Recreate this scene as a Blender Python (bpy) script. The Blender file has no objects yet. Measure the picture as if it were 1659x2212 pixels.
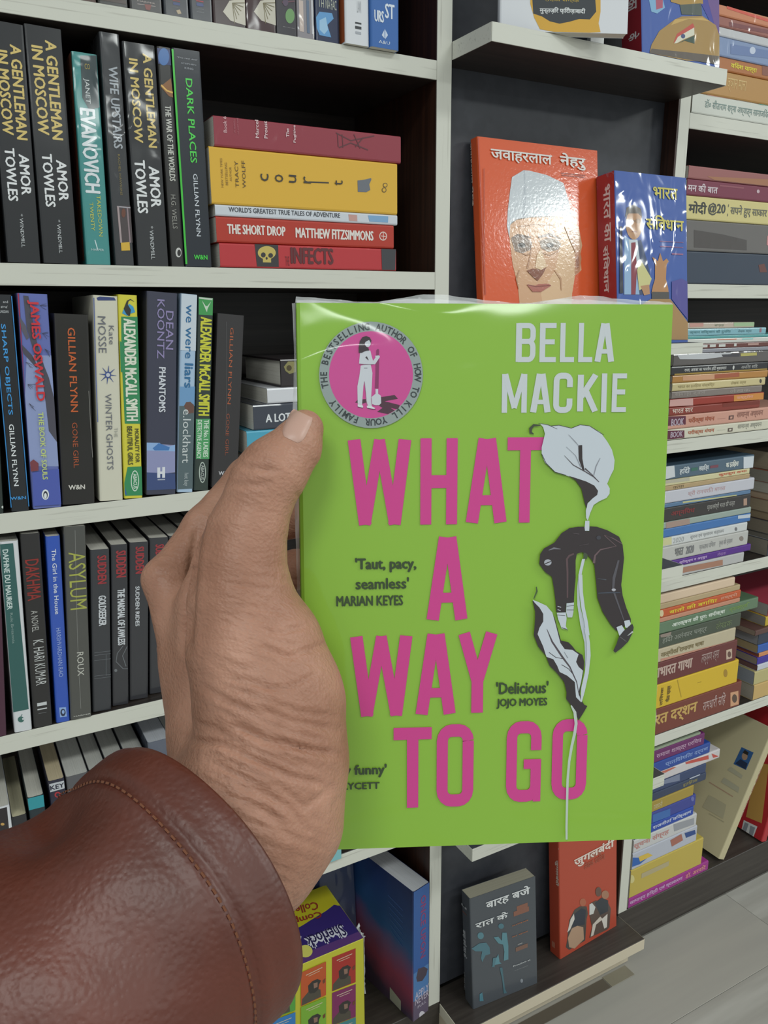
import bpy, math, random
import numpy as np
from mathutils import Matrix, Vector
from mathutils.geometry import tessellate_polygon

# ------------------------------------------------------------------ camera, light, exposure
SC = bpy.context.scene
COL = SC.collection
CAMH = 1.073                       # lens height above the floor, metres
CY = -0.82                         # lens distance in front of the shelf fronts
FPX = 1723.69; CX, CYP = 829.5, 1106.0
R = np.array([[ 0.87405518, 0.12297579,-0.47000478],
              [-0.48578812, 0.20904491,-0.84871086],
              [-0.00611878, 0.97014287, 0.24245697]])
u_, s_, vt_ = np.linalg.svd(R); R = u_ @ vt_
cam_d = bpy.data.cameras.new('camera'); cam = bpy.data.objects.new('camera', cam_d); COL.objects.link(cam)
cam_d.sensor_fit = 'HORIZONTAL'; cam_d.sensor_width = 36.0; cam_d.lens = FPX*36.0/1659.0
cam_d.clip_start = 0.01; cam_d.clip_end = 60
m4 = Matrix(R.tolist()).to_4x4(); m4.translation = Vector((0, CY, CAMH)); cam.matrix_world = m4
SC.camera = cam
SC.view_settings.view_transform = 'Standard'; SC.view_settings.look = 'None'
SC.view_settings.exposure = 0.12; SC.view_settings.gamma = 1.0; SC.view_settings.use_curve_mapping = False

w = bpy.data.worlds.new('shop_air'); SC.world = w; w.use_nodes = True
w.node_tree.nodes['Background'].inputs[0].default_value = (0.93, 1.0, 0.99, 1)
w.node_tree.nodes['Background'].inputs[1].default_value = 0.37
def panel(x, y, z, sx, sy, power, col=(0.95, 1.0, 0.97)):
    l = bpy.data.lights.new('ceiling_panel', 'AREA'); l.shape = 'RECTANGLE'; l.size = sx; l.size_y = sy
    l.energy = power; l.color = col
    o = bpy.data.objects.new('ceiling_panel', l); COL.objects.link(o); o.location = (x, y, z)
for (x, y) in ((-1.1, -1.9), (1.5, -1.9), (4.1, -1.9), (-1.1, -4.4), (1.5, -4.4), (-3.7, -4.4), (-2.9, -7.3), (-1.1, -7.0), (1.5, -7.0)):
    panel(x, y, 2.75, 0.9, 0.45, 22)
panel(4.85, -4.35, 2.75, 0.8, 0.7, 85)

# ------------------------------------------------------------------ geometry of the view (pixels of the photograph -> points on real planes)
C0 = np.array([0, CY, CAMH])
def ray(px, py): return R @ np.array([(px-CX)/FPX, -(py-CYP)/FPX, -1.0])
def PY(px, py, Y=0.0):
    d = ray(px, py); return C0 + (Y-CY)/d[1]*d
def PZ(px, py, Z):
    d = ray(px, py); return C0 + (Z-CAMH)/d[2]*d
def PX(px, py, X):
    d = ray(px, py); return C0 + X/d[0]*d
def PD(px, py, dep): return C0 + ray(px, py)*dep
def camco(px, py, dep): return np.array([(px-CX)/FPX*dep, -(py-CYP)/FPX*dep, -dep])

# ------------------------------------------------------------------ materials
def lin(h):
    h = h.lstrip('#'); o = []
    for i in (0, 2, 4):
        c = int(h[i:i+2], 16)/255.0
        o.append(c/12.92 if c <= 0.04045 else ((c+0.055)/1.055)**2.4)
    return (o[0], o[1], o[2], 1.0)
_M = {}
def _new(name):
    m = bpy.data.materials.new(name); m.use_nodes = True
    return m, m.node_tree.nodes, m.node_tree.links, m.node_tree.nodes['Principled BSDF']
def crinkle(N, L, scale, strength, dist, stretch=(1,1,1), kind='RIDGED_MULTIFRACTAL'):
    g = N.new('ShaderNodeNewGeometry'); mp = N.new('ShaderNodeMapping'); mp.inputs['Scale'].default_value = stretch
    L.new(g.outputs['Position'], mp.inputs['Vector'])
    t = N.new('ShaderNodeTexNoise'); t.noise_type = kind; t.inputs['Scale'].default_value = scale
    t.inputs['Detail'].default_value = 3; t.inputs['Distortion'].default_value = 0.6
    L.new(mp.outputs[0], t.inputs['Vector'])
    b = N.new('ShaderNodeBump'); b.inputs['Strength'].default_value = strength; b.inputs['Distance'].default_value = dist
    L.new(t.outputs[0], b.inputs['Height'])
    return b
def ink_grad(stops, wrap=1, axis=2, lo=0.0, hi=0.2, tilt=0.0):
    """cover printed with a colour blend along one axis of the book"""
    k = ('grad', str(stops), wrap, lo, hi)
    if k in _M: return _M[k]
    m, N, L, P = _new('print_blend'); P.inputs['Roughness'].default_value = 0.5; P.inputs['Coat Weight'].default_value = 0.4; P.inputs['Coat Roughness'].default_value = 0.18
    g = N.new('ShaderNodeTexCoord'); sp = N.new('ShaderNodeSeparateXYZ'); L.new(g.outputs['Object'], sp.inputs[0])
    ns = N.new('ShaderNodeTexNoise'); ns.inputs['Scale'].default_value = 22; ns.inputs['Detail'].default_value = 4; L.new(g.outputs['Object'], ns.inputs['Vector'])
    a = N.new('ShaderNodeMath'); a.operation = 'MULTIPLY_ADD'; a.inputs[1].default_value = tilt; L.new(sp.outputs[1], a.inputs[0]); L.new(sp.outputs[axis], a.inputs[2])
    b = N.new('ShaderNodeMath'); b.operation = 'MULTIPLY_ADD'; b.inputs[1].default_value = (hi-lo)*0.22; L.new(ns.outputs[0], b.inputs[0]); L.new(a.outputs[0], b.inputs[2])
    mr = N.new('ShaderNodeMapRange'); mr.inputs['From Min'].default_value = lo+(hi-lo)*0.11; mr.inputs['From Max'].default_value = hi+(hi-lo)*0.11; L.new(b.outputs[0], mr.inputs['Value'])
    r = N.new('ShaderNodeValToRGB'); els = r.color_ramp.elements
    while len(els) < len(stops): els.new(0.5)
    for e, (p, c) in zip(els, stops): e.position = p; e.color = lin(c)
    L.new(mr.outputs[0], r.inputs[0]); L.new(r.outputs[0], P.inputs['Base Color']); _M[k] = m; return m
def ink(hexc, wrap=0):
    """printed cover stock; wrap 0 matt paper, 1 gloss laminate, 2 crumpled shrink film, 3 taut film with folds"""
    if not isinstance(hexc, str): return hexc
    k = (hexc, wrap)
    if k in _M: return _M[k]
    m, N, L, P = _new('print_%s_%d' % (hexc.strip('#'), wrap))
    P.inputs['Base Color'].default_value = lin(hexc); P.inputs['Roughness'].default_value = 0.55
    if wrap == 1:
        P.inputs['Coat Weight'].default_value = 0.45; P.inputs['Coat Roughness'].default_value = 0.16
        b = crinkle(N, L, 45, 0.12, 0.0006, kind='FBM'); L.new(b.outputs[0], P.inputs['Coat Normal'])
    elif wrap == 2:
        P.inputs['Coat Weight'].default_value = 1.0; P.inputs['Coat Roughness'].default_value = 0.08
        b = crinkle(N, L, 48, 0.6, 0.0024, (1.0, 1.0, 0.6)); L.new(b.outputs[0], P.inputs['Coat Normal'])
    elif wrap == 3:
        P.inputs['Coat Weight'].default_value = 0.9; P.inputs['Coat Roughness'].default_value = 0.06
        b = crinkle(N, L, 16, 0.35, 0.003, (1.0, 1.0, 2.4)); L.new(b.outputs[0], P.inputs['Coat Normal'])
    elif wrap == 4:
        P.inputs['Coat Weight'].default_value = 0.9; P.inputs['Coat Roughness'].default_value = 0.12
        b = crinkle(N, L, 230, 0.35, 0.0003, kind='FBM'); L.new(b.outputs[0], P.inputs['Coat Normal'])
    _M[k] = m; return m
def pages_mat(hexc='#d9d6cc'):
    k = ('pg', hexc)
    if k in _M: return _M[k]
    m, N, L, P = _new('paper_edges'); P.inputs['Roughness'].default_value = 0.9
    g = N.new('ShaderNodeTexCoord'); mp = N.new('ShaderNodeMapping'); mp.inputs['Scale'].default_value = (2600, 6, 6)
    L.new(g.outputs['Object'], mp.inputs['Vector'])
    t = N.new('ShaderNodeTexNoise'); t.inputs['Scale'].default_value = 1.0; L.new(mp.outputs[0], t.inputs['Vector'])
    c = lin(hexc); r = N.new('ShaderNodeValToRGB'); r.color_ramp.elements[0].position = 0.3; r.color_ramp.elements[1].position = 0.6
    r.color_ramp.elements[0].color = (c[0]*0.78, c[1]*0.77, c[2]*0.74, 1); r.color_ramp.elements[1].color = c
    L.new(t.outputs[0], r.inputs[0]); L.new(r.outputs[0], P.inputs['Base Color'])
    _M[k] = m; return m
def grain_mat(name, base, dark, scale, lo=0.56, hi=0.63, rough=0.45, amt=1.0):
    m, N, L, P = _new(name); P.inputs['Roughness'].default_value = rough
    g = N.new('ShaderNodeNewGeometry'); mp = N.new('ShaderNodeMapping'); mp.inputs['Scale'].default_value = scale
    L.new(g.outputs['Position'], mp.inputs['Vector'])
    t = N.new('ShaderNodeTexNoise'); t.inputs['Scale'].default_value = 1.0; t.inputs['Detail'].default_value = 3.0
    L.new(mp.outputs[0], t.inputs['Vector'])
    r = N.new('ShaderNodeValToRGB'); r.color_ramp.elements[0].position = lo; r.color_ramp.elements[1].position = hi
    r.color_ramp.elements[0].color = lin(base); r.color_ramp.elements[1].color = lin(dark)
    L.new(t.outputs[0], r.inputs[0]); L.new(r.outputs[0], P.inputs['Base Color'])
    return m
M_EDGE = grain_mat('cream_laminate_along', '#d3d3c8', '#bcbbb0', (9, 300, 330), 0.60, 0.70, 0.4)
M_UP = grain_mat('cream_laminate_upright', '#d3d3c8', '#c0bfb4', (330, 300, 9), 0.60, 0.70, 0.4)
M_DARK = grain_mat('dark_wenge_laminate', '#2a2421', '#352e2a', (4, 200, 200), 0.45, 0.6, 0.38)
M_BACK = grain_mat('charcoal_back_board', '#3c3e45', '#42444b', (60, 60, 60), 0.4, 0.6, 0.5)
M_BROWN = grain_mat('brown_side_board', '#3a2218', '#2c1a13', (200, 200, 5), 0.4, 0.6, 0.4)
M_PLINTH = grain_mat('plinth_laminate', '#3a3430', '#443e39', (6, 200, 160), 0.4, 0.65, 0.45)

# ------------------------------------------------------------------ object helpers
def mesh_obj(name, verts, faces, mats, parent=None, fm=None, smooth=False):
    me = bpy.data.meshes.new(name); me.from_pydata([tuple(map(float, v)) for v in verts], [], faces)
    if not isinstance(mats, (list, tuple)): mats = [mats]
    for m in mats: me.materials.append(m)
    if fm: me.polygons.foreach_set('material_index', fm)
    if smooth: me.polygons.foreach_set('use_smooth', [True]*len(me.polygons))
    me.update()
    o = bpy.data.objects.new(name, me); COL.objects.link(o)
    if parent: o.parent = parent
    return o
BOXF = [(0,3,2,1),(4,5,6,7),(0,1,5,4),(1,2,6,5),(2,3,7,6),(3,0,4,7)]
def box(x0,x1,y0,y1,z0,z1):
    return [(x0,y0,z0),(x1,y0,z0),(x1,y1,z0),(x0,y1,z0),(x0,y0,z1),(x1,y0,z1),(x1,y1,z1),(x0,y1,z1)]
def bevbox(x0,x1,y0,y1,z0,z1,b):
    """box with chamfered vertical and horizontal edges (24 vertices)"""
    V = []; F = []
    lv = [(z0, b), (z0+b, 0), (z1-b, 0), (z1, b)]
    for z, i in lv:
        V += [(x0+b+i*0, y0+i, z), (x1-b, y0+i, z), (x1-i, y0+b, z), (x1-i, y1-b, z), (x1-b, y1-i, z), (x0+b, y1-i, z), (x0+i, y1-b, z), (x0+i, y0+b, z)]
    n = 8
    for l in range(3):
        for k in range(n):
            F.append((l*n+k, l*n+(k+1)%n, (l+1)*n+(k+1)%n, (l+1)*n+k))
    F.append(tuple(range(n-1, -1, -1))); F.append(tuple(range(3*n, 4*n)))
    return V, F
def bbox_obj(name, x0,x1,y0,y1,z0,z1, mat, parent=None, b=0.0008):
    V, F = bevbox(x0,x1,y0,y1,z0,z1,b); return mesh_obj(name, V, F, mat, parent)
def empty(name, loc=(0,0,0), M=None):
    o = bpy.data.objects.new(name, None); COL.objects.link(o); o.empty_display_size = 0.02
    if M is not None: o.matrix_world = M
    else: o.location = loc
    return o
def rebase(root, loc):
    root.location = loc; t = Matrix.Translation(-Vector(loc))
    def go(o):
        for c in list(o.children):
            if c.type == 'MESH': c.data.transform(t)
            go(c)
    go(root)
def tag(o, label, cat, group=None, kind=None):
    if label: o['label'] = label
    if cat: o['category'] = cat
    if group: o['group'] = group
    if kind: o['kind'] = kind
    return o

# ------------------------------------------------------------------ lettering
_T = {}; _ASP = {}
def text_mesh(s, bold=0.0):
    k = (s, bold)
    if k in _T: return _T[k]
    c = bpy.data.curves.new('t', 'FONT'); c.body = s; c.resolution_u = 2; c.offset = bold; c.fill_mode = 'BOTH' if False else 'FRONT'
    o = bpy.data.objects.new('t', c); COL.objects.link(o)
    me = bpy.data.meshes.new_from_object(o.evaluated_get(bpy.context.evaluated_depsgraph_get()))
    v = np.array([x.co[:2] for x in me.vertices]) if len(me.vertices) else np.zeros((1,2))
    f = [tuple(p.vertices) for p in me.polygons]
    _ASP[k] = tuple(v.max(0)-v.min(0)); v = (v - v.min(0))/np.maximum(v.max(0)-v.min(0), 1e-6)
    bpy.data.objects.remove(o); bpy.data.curves.remove(c); bpy.data.meshes.remove(me)
    _T[k] = (v, f); return _T[k]
def embolden(P, F, ex_, ey_):
    # heavier weight: five passes of the same outline, shifted a hair and microns apart
    n0 = len(P); Q = P*(1-2*ex_, 1-2*ey_)+(ex_, ey_); sh = [(0,0),(-ex_,0),(ex_,0),(0,-ey_),(0,ey_)]
    return np.concatenate([Q+q for q in sh]), [tuple(i+j*n0 for i in q) for j in range(5) for q in F], np.repeat(np.arange(5)*5e-6, n0)
# heavy condensed grotesque, drawn as strokes in a 0.5 x 1 cell
def _arc(cx, cy, rx, ry, a0, a1, n=7):
    return [(cx+rx*math.cos(math.radians(a0+(a1-a0)*i/n)), cy+ry*math.sin(math.radians(a0+(a1-a0)*i/n))) for i in range(n+1)]
def _stroke(pts, t, V, F, ty=None):
    ty = ty or t
    n = len(pts); L = []; Rr = []
    for i in range(n):
        a = pts[max(i-1,0)]; b = pts[min(i+1,n-1)]
        dx, dy = b[0]-a[0], b[1]-a[1]; l = math.hypot(dx, dy) or 1
        nx, ny = -dy/l*t/2, dx/l*ty/2
        L.append((pts[i][0]+nx, pts[i][1]+ny)); Rr.append((pts[i][0]-nx, pts[i][1]-ny))
    b = len(V); V += L + Rr
    for i in range(n-1): F.append((b+i, b+n+i, b+n+i+1, b+i+1))
def glyph(ch):
    V = []; F = []; t = 0.15; w = 0.5; h = t/2
    def poly(*p):
        b = len(V); V.extend(p); F.append(tuple(range(b, b+len(p))))
    def vb(x): poly((x-h,0),(x+h,0),(x+h,1),(x-h,1))
    def hb(y, x0=0.0, x1=w, th=0.13): poly((x0,y-th/2),(x1,y-th/2),(x1,y+th/2),(x0,y+th/2))
    O = _arc(w-0.2,1-0.2,0.2-h,0.2-h,0,90,4)+_arc(0.2,1-0.2,0.2-h,0.2-h,90,180,4)+_arc(0.2,0.2,0.2-h,0.2-h,180,270,4)+_arc(w-0.2,0.2,0.2-h,0.2-h,270,360,4)
    if ch == 'O' or ch == 'Q': _stroke(O+[O[0]], t, V, F)
    elif ch == 'C': _stroke([(w-h,0.66)]+O+[(w-h,0.34)] if False else [(w-h,0.64)]+_arc(w-0.2,0.8,0.2-h,0.2-h,0,90,4)+_arc(0.2,0.8,0.2-h,0.2-h,90,180,4)+_arc(0.2,0.2,0.2-h,0.2-h,180,270,4)+_arc(w-0.2,0.2,0.2-h,0.2-h,270,360,4)+[(w-h,0.36)], t, V, F)
    elif ch == 'G':
        _stroke([(w-h,0.64)]+_arc(w-0.2,0.8,0.2-h,0.2-h,0,90,4)+_arc(0.2,0.8,0.2-h,0.2-h,90,180,4)+_arc(0.2,0.2,0.2-h,0.2-h,180,270,4)+_arc(w-0.2,0.2,0.2-h,0.2-h,270,360,4)+[(w-h,0.5)], t, V, F)
        hb(0.47, 0.25, w, 0.12); poly((w-t+0.04,0),(w,0),(w,0.3),(w-t+0.04,0.3))
    elif ch == 'W':
        w2 = 0.74
        _stroke([(h,1),(0.2,0)], t*0.98, V, F); _stroke([(0.2,0),(w2/2,1)], t*0.82, V, F); _stroke([(w2/2,1),(w2-0.2,0)], t*0.82, V, F); _stroke([(w2-0.2,0),(w2-h,1)], t*0.98, V, F)
    elif ch == 'A':
        _stroke([(h,0),(w/2-0.03,1)], t, V, F); _stroke([(w-h,0),(w/2+0.03,1)], t, V, F); hb(0.27, 0.11, w-0.11, 0.12)
    elif ch == 'T': hb(0.925, 0, w, 0.15); vb(w/2)
    elif ch == 'H': vb(h); vb(w-h); hb(0.5, 0.05, w-0.05, 0.15)
    elif ch == 'Y': _stroke([(h,1),(w/2,0.4)], t, V, F); _stroke([(w-h,1),(w/2,0.4)], t, V, F); poly((w/2-h,0),(w/2+h,0),(w/2+h,0.45),(w/2-h,0.45))
    elif ch == 'B':
        vb(h); _stroke([(0.05,1-0.06)]+_arc(w-0.19,0.8,0.19-h,0.14,90,0,5)+_arc(w-0.19,0.66,0.19-h,0.13,0,-90,5)+[(0.05,0.53)], t*0.9, V, F)
        _stroke([(0.05,0.53)]+_arc(w-0.18,0.38,0.18-h,0.15,90,0,5)+_arc(w-0.18,0.22,0.18-h,0.16,0,-90,5)+[(0.05,0.06)], t*0.9, V, F)
    elif ch == 'E': vb(h); hb(0.935, 0, 0.44); hb(0.52, 0, 0.4); hb(0.065, 0, 0.44)
    elif ch == 'L': vb(h); hb(0.065, 0, 0.42)
    elif ch == 'M': w2 = 0.66; poly((0,0),(t*0.95,0),(t*0.95,1),(0,1)); poly((w2-t*0.95,0),(w2,0),(w2,1),(w2-t*0.95,1)); _stroke([(0.09,1),(w2/2,0.12)], t*0.9, V, F); _stroke([(w2-0.09,1),(w2/2,0.12)], t*0.9, V, F)
    elif ch == 'K': vb(h); _stroke([(0.1,0.4),(w-0.06,1)], t, V, F); _stroke([(0.2,0.58),(w-0.05,0)], t, V, F)
    elif ch == 'I': vb(h)
    return V, F
def cond_mesh(s):
    k = ('cond', s)
    if k in _T: return _T[k]
    V = []; F = []; x = 0
    for ch in s:
        if ch == ' ': x += 0.25; continue
        v, f = glyph(ch); b = len(V); ww = max(p[0] for p in v)
        V += [(p[0]+x, p[1]) for p in v]; F += [tuple(b+i for i in q) for q in f]; x += ww+0.07
    v = np.array(V); v = (v-v.min(0))/(v.max(0)-v.min(0)); _T[k] = (v, F); return _T[k]

# ------------------------------------------------------------------ a face of a book that print can be put on
FR = {'spine': ((0,0,0),(1,0,0),(0,0,1),(0,-1,0)), 'front': ('T',(0,1,0),(0,0,1),(1,0,0)), 'back': ((0,0,0),(0,-1,0),(0,0,1),(-1,0,0)), 'top': ('H',(1,0,0),(0,1,0),(0,0,1))}
class Face:
    def __init__(s, root, M, dims, face):
        o, r, u, n = FR[face]; T, D, H = dims
        s.O = np.array((T,0,0) if o == 'T' else (0,0,H) if o == 'H' else o, float)
        s.r, s.u, s.n = [np.array(q, float) for q in (r,u,n)]
        s.M = np.array(M); s.Mi = np.linalg.inv(s.M); s.root = root; s.lift = 0.00018; s.name = face; s.dims = dims
    def clamp(s, p):
        T, D, H = s.dims; e = 0.0003
        lim = {'spine': (e, T-e, e, H-e), 'front': (e, D-e, e, H-e), 'back': (-D+e, -e, e, H-e), 'top': (e, T-e, e, D-e)}[s.name]
        return min(max(p[0], lim[0]), lim[1]), min(max(p[1], lim[2]), lim[3])
    def uv(s, px, py):
        d = ray(px, py); o = s.Mi[:3,:3] @ C0 + s.Mi[:3,3]; d = s.Mi[:3,:3] @ d
        t = ((s.O-o) @ s.n)/(d @ s.n); p = o+t*d-s.O
        return p @ s.r, p @ s.u
    def pt(s, u, v): return s.O + s.r*u + s.u*v + s.n*s.lift
class Decor:
    """collects print on one book; text becomes one part each, artwork one part"""
    def __init__(s, root, M, dims, K, wrap):
        s.root, s.M, s.dims, s.K, s.wrap = root, M, dims, K, wrap; s.faces = {}; s.A = {}; s.mats = []; s.fc = 'spine'; s.step = 0.00004; s.auto = False
    def face(s, f=None):
        f = f or s.fc
        if f not in s.faces: s.faces[f] = Face(s.root, s.M, s.dims, f)
        return s.faces[f]
    def q(s, x, y): k = s.K; return s.face().uv(k[0]+x/k[2], k[1]+y/k[2])
    def _mi(s, c):
        m = ink(c, s.wrap)
        if m not in s.mats: s.mats.append(m)
        return s.mats.index(m)
    def poly(s, pts, c, raw=False):
        f = s.face(); f.lift += s.step
        uv = [f.clamp(p) for p in (pts if raw else [s.q(*p) for p in pts])]
        tri = tessellate_polygon([[Vector((a, b, 0)) for a, b in uv]]); AV, AF, AM = s.A.setdefault(s.fc, ([], [], [])); b = len(AV); AV += [f.pt(*p) for p in uv]
        mi = s._mi(c)
        for t in tri:
            a, bb, cc = [uv[i] for i in t]
            if (bb[0]-a[0])*(cc[1]-a[1])-(bb[1]-a[1])*(cc[0]-a[0]) < 0: t = (t[0], t[2], t[1])
            AF.append(tuple(b+i for i in t)); AM.append(mi)
    def ell(s, x0, y0, x1, y1, c, n=28):
        cx, cy, rx, ry = (x0+x1)/2, (y0+y1)/2, (x1-x0)/2, (y1-y0)/2
        s.poly([(cx+rx*math.cos(2*math.pi*i/n), cy+ry*math.sin(2*math.pi*i/n)) for i in range(n)], c)
    def rect(s, x0, y0, x1, y1, c):
        u0, u1, v0, v1 = s.fit(x0, y0, x1, y1)
        s.poly([(u0,v0),(u1,v0),(u1,v1),(u0,v1)], c, True)
    def band(s, y0, y1, c):            # full-width band across a spine, positions as fractions of height from the top
        T, D, H = s.dims; s.poly([(0.0004,H*(1-y1)),(T-0.0004,H*(1-y1)),(T-0.0004,H*(1-y0)),(0.0004,H*(1-y0))], c, True)
    def line(s, pts, wd, c):
        f = s.face(); f.lift += s.step; uv = [f.clamp(s.q(*p)) for p in pts]; k = s.K
        a = s.q(0, 0); b2 = s.q(1, 0); sc = math.hypot(a[0]-b2[0], a[1]-b2[1]); V = []; F = []
        n = len(uv); wl = wd if isinstance(wd, (list, tuple)) else [wd]*n
        for i in range(n):
            p = uv[max(i-1,0)]; q = uv[min(i+1,n-1)]; dx, dy = q[0]-p[0], q[1]-p[1]; l = math.hypot(dx, dy) or 1
            V.append((uv[i][0]-dy/l*wl[i]*sc/2, uv[i][1]+dx/l*wl[i]*sc/2)); V.append((uv[i][0]+dy/l*wl[i]*sc/2, uv[i][1]-dx/l*wl[i]*sc/2))
        AV, AF, AM = s.A.setdefault(s.fc, ([], [], [])); b = len(AV); AV += [f.pt(*p) for p in V]; mi = s._mi(c)
        for i in range(n-1): AF.append((b+2*i, b+2*i+1, b+2*i+3, b+2*i+2)); AM.append(mi)
    def fit(s, x0, y0, x1, y1):
        # a picture box round tilted print: the diagonal that gives the tighter box on the face is the true one
        best = None
        for (p, q) in (((x0,y0),(x1,y1)), ((x0,y1),(x1,y0))):
            a = s.q(*p); b = s.q(*q); u0, u1 = sorted((a[0], b[0])); v0, v1 = sorted((a[1], b[1]))
            if best is None or (u1-u0)*(v1-v0) < best[0]: best = ((u1-u0)*(v1-v0), u0, u1, v0, v1)
        return best[1:]
    def text(s, txt, x0, y0, x1, y1, c, rot=90, bold=0.0, n='title', cond=False):
        f = s.face(); f.lift += s.step
        u0, u1, v0, v1 = s.fit(x0, y0, x1, y1)
        (u0, v0), (u1, v1) = f.clamp((u0, v0)), f.clamp((u1, v1))
        if s.auto and rot == 90 and s.fc == 'spine': u0, u1 = s.dims[0]*0.24, s.dims[0]*0.78
        P, F = cond_mesh(txt) if cond else text_mesh(txt, 0.0)
        V = []; off = np.zeros(len(P))
        if cond:                                  # overlapping strokes lie microns apart, like layers of ink
            mx = -1; kk = -1
            for q in F:
                if min(q) > mx: kk += 1
                mx = max(mx, max(q))
                for i in q: off[i] = (kk % 6)*6e-6
        bold = min(bold, 0.024)
        if bold > 0 and not cond:
            h_ = (v1-v0) if rot in (0, 180) else (u1-u0); w_ = (u1-u0) if rot in (0, 180) else (v1-v0)
            P, F, off = embolden(P, F, min(bold*1.7*h_/max(w_, 1e-6), 0.03), bold*1.1)
        for (tx, ty) in P:
            if rot == 0: uu, vv = u0+tx*(u1-u0), v0+ty*(v1-v0)
            elif rot == 90: uu, vv = u0+ty*(u1-u0), v1-tx*(v1-v0)
            elif rot == 270: uu, vv = u1-ty*(u1-u0), v0+tx*(v1-v0)
            else: uu, vv = u1-tx*(u1-u0), v1-ty*(v1-v0)
            V.append(f.pt(uu, vv)+f.n*off[len(V)])
        mesh_obj(n, V, F, ink(c, s.wrap), s.root)
    def glyph_at(s, ch, uvc, ang, size, c, V, F, bold=0.02):
        P, G = text_mesh(ch, bold); f = s.face(); b = len(V); ca, sa = math.cos(ang), math.sin(ang)
        for (tx, ty) in P:
            x, y = (tx-0.5)*size*1.15*_ASP[(ch, bold)][0], (ty-0.5)*size
            V.append(f.pt(uvc[0]+x*ca-y*sa, uvc[1]+x*sa+y*ca))
        F += [tuple(b+i for i in g) for g in G]
    def done(s):
        for fc, (AV, AF, AM) in s.A.items(): mesh_obj({'spine': 'spine_art', 'front': 'cover_art', 'back': 'back_cover_art', 'top': 'lid_art'}[fc], AV, AF, s.mats, s.root, AM)
        s.A = {}
    def run(s, items):
        K0_, f0_ = s.K, s.fc
        for ps in (0, 1):                          # artwork first, lettering on top of it
          s.K, s.fc = K0_, f0_
          for it in items:
            k = it[0]
            if k not in ('face', 'K') and (k in 'th') != bool(ps): continue
            if k == 'face': s.fc = it[1]
            elif k == 'K': s.K = it[1]
            elif k == 't': s.text(*it[1:7], **(it[7] if len(it) > 7 else {}))
            elif k == 'h': s.text(*it[1:7], rot=0, **(it[7] if len(it) > 7 else {}))
            elif k == 'r': s.rect(*it[1:])
            elif k == 'b': s.band(*it[1:])
            elif k == 'e': s.ell(*it[1:])
            elif k == 'p': s.poly(*it[1:])
            elif k == 'l': s.line(*it[1:])
        s.done()

def book_body(root, T, D, H, color, wrap=1, hard=False, pagec='#d9d6cc', cover2=None, rnd=None):
    """cover wrapped round three sides (spine is the plane y=0, head is z=H) and a block of pages"""
    r = rnd if rnd is not None else min(T*0.16, 0.002); t = 0.0022 if hard else 0.00045; t = min(t, T*0.2)
    prof = [(0,D),(0,r),(r*0.3,r*0.3),(r,0),(T-r,0),(T-r*0.3,r*0.3),(T,r),(T,D),(T-t,D),(T-t,max(r,t)+t*0.3),(T-max(r,t),t),(max(r,t),t),(t,max(r,t)+t*0.3),(t,D)]
    n = len(prof); V = [(x,y,0) for x,y in prof]+[(x,y,H) for x,y in prof]
    F = [(i,(i+1)%n,n+(i+1)%n,n+i) for i in range(n)]
    tri = tessellate_polygon([[Vector((x,y,0)) for x,y in prof]])
    for q in tri:
        a, b, c = [prof[i] for i in q]
        if (b[0]-a[0])*(c[1]-a[1])-(b[1]-a[1])*(c[0]-a[0]) < 0: q = (q[0], q[2], q[1])
        F.append(tuple(i+n for i in q)); F.append((q[2],q[1],q[0]))
    # orientation of side walls depends on profile direction (clockwise seen from above)
    ar = sum(prof[i][0]*prof[(i+1)%n][1]-prof[(i+1)%n][0]*prof[i][1] for i in range(n))
    if ar < 0: F = [tuple(reversed(f)) if i < n else f for i, f in enumerate(F)]
    mesh_obj('cover', V, F, ink(color, wrap), root)
    e = 0.003 if hard else 0.0003; f2 = 0.004 if hard else 0.0006
    tt = t+0.00005
    mesh_obj('page_block', box(tt, T-tt, tt+0.0006, D-f2, e, H-e), BOXF, pages_mat(pagec), root)

# ------------------------------------------------------------------ the setting
XR = 3.2
def Zc(z): return z+CAMH
FL0 = tag(mesh_obj('floor', box(-1.2, XR, -2.6, 0.35, -0.06, -0.003), BOXF, grain_mat('floor_bed', '#8c8982', '#7d7a74', (20,20,20))), 'grey wood-look plank floor of the shop', None, kind='structure')
M_PL = [grain_mat('floor_plank_%d' % i, a, b, (3.2, 42, 1), 0.35, 0.68, 0.42) for i, (a, b) in enumerate((('#b7b5ae', '#a2a099'), ('#b1afa8', '#9e9b94'), ('#a19e97', '#a6a39b')))]
rnd = random.Random(4); PLW = 0.1492
for r_ in range(15):
    y1 = 0.0-0.002-r_*0.15; x = -0.4-rnd.random()*0.9
    while x < XR-0.01:
        x0 = max(x, -1.2); x1 = min(x+0.8994, XR)
        if x1-x0 > 0.05: bbox_obj('floor_plank', x0, x1, y1-PLW, y1, -0.003, 0.0, M_PL[rnd.randrange(3)], FL0, 0.0003)
        x += 0.9
# dark two-tone strip, two thin flat pieces lying on the floor before the plinth
fstrip = empty('floor_strip', (0.7, -0.04, 0)); tag(fstrip, 'dark two-tone strip on the floor below the display plinth', 'floor strip')
bbox_obj('strip_piece', 0.0-0.26, 0.142, -0.016, 0.004, 0.0003, 0.0012, ink('#5b5348', 1), fstrip, 0.0002)
bbox_obj('strip_piece', 0.1435, 0.195, -0.016, 0.006, 0.0003, 0.0012, ink('#86806f', 1), fstrip, 0.0002)
# back wall of the shop behind the bookcases
tag(mesh_obj('wall_back', box(-1.2, XR, 0.24, 0.35, 0, 2.75), BOXF, ink('#b9b6ac', 0)), 'plain wall behind the bookcases', None, kind='structure')

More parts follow.
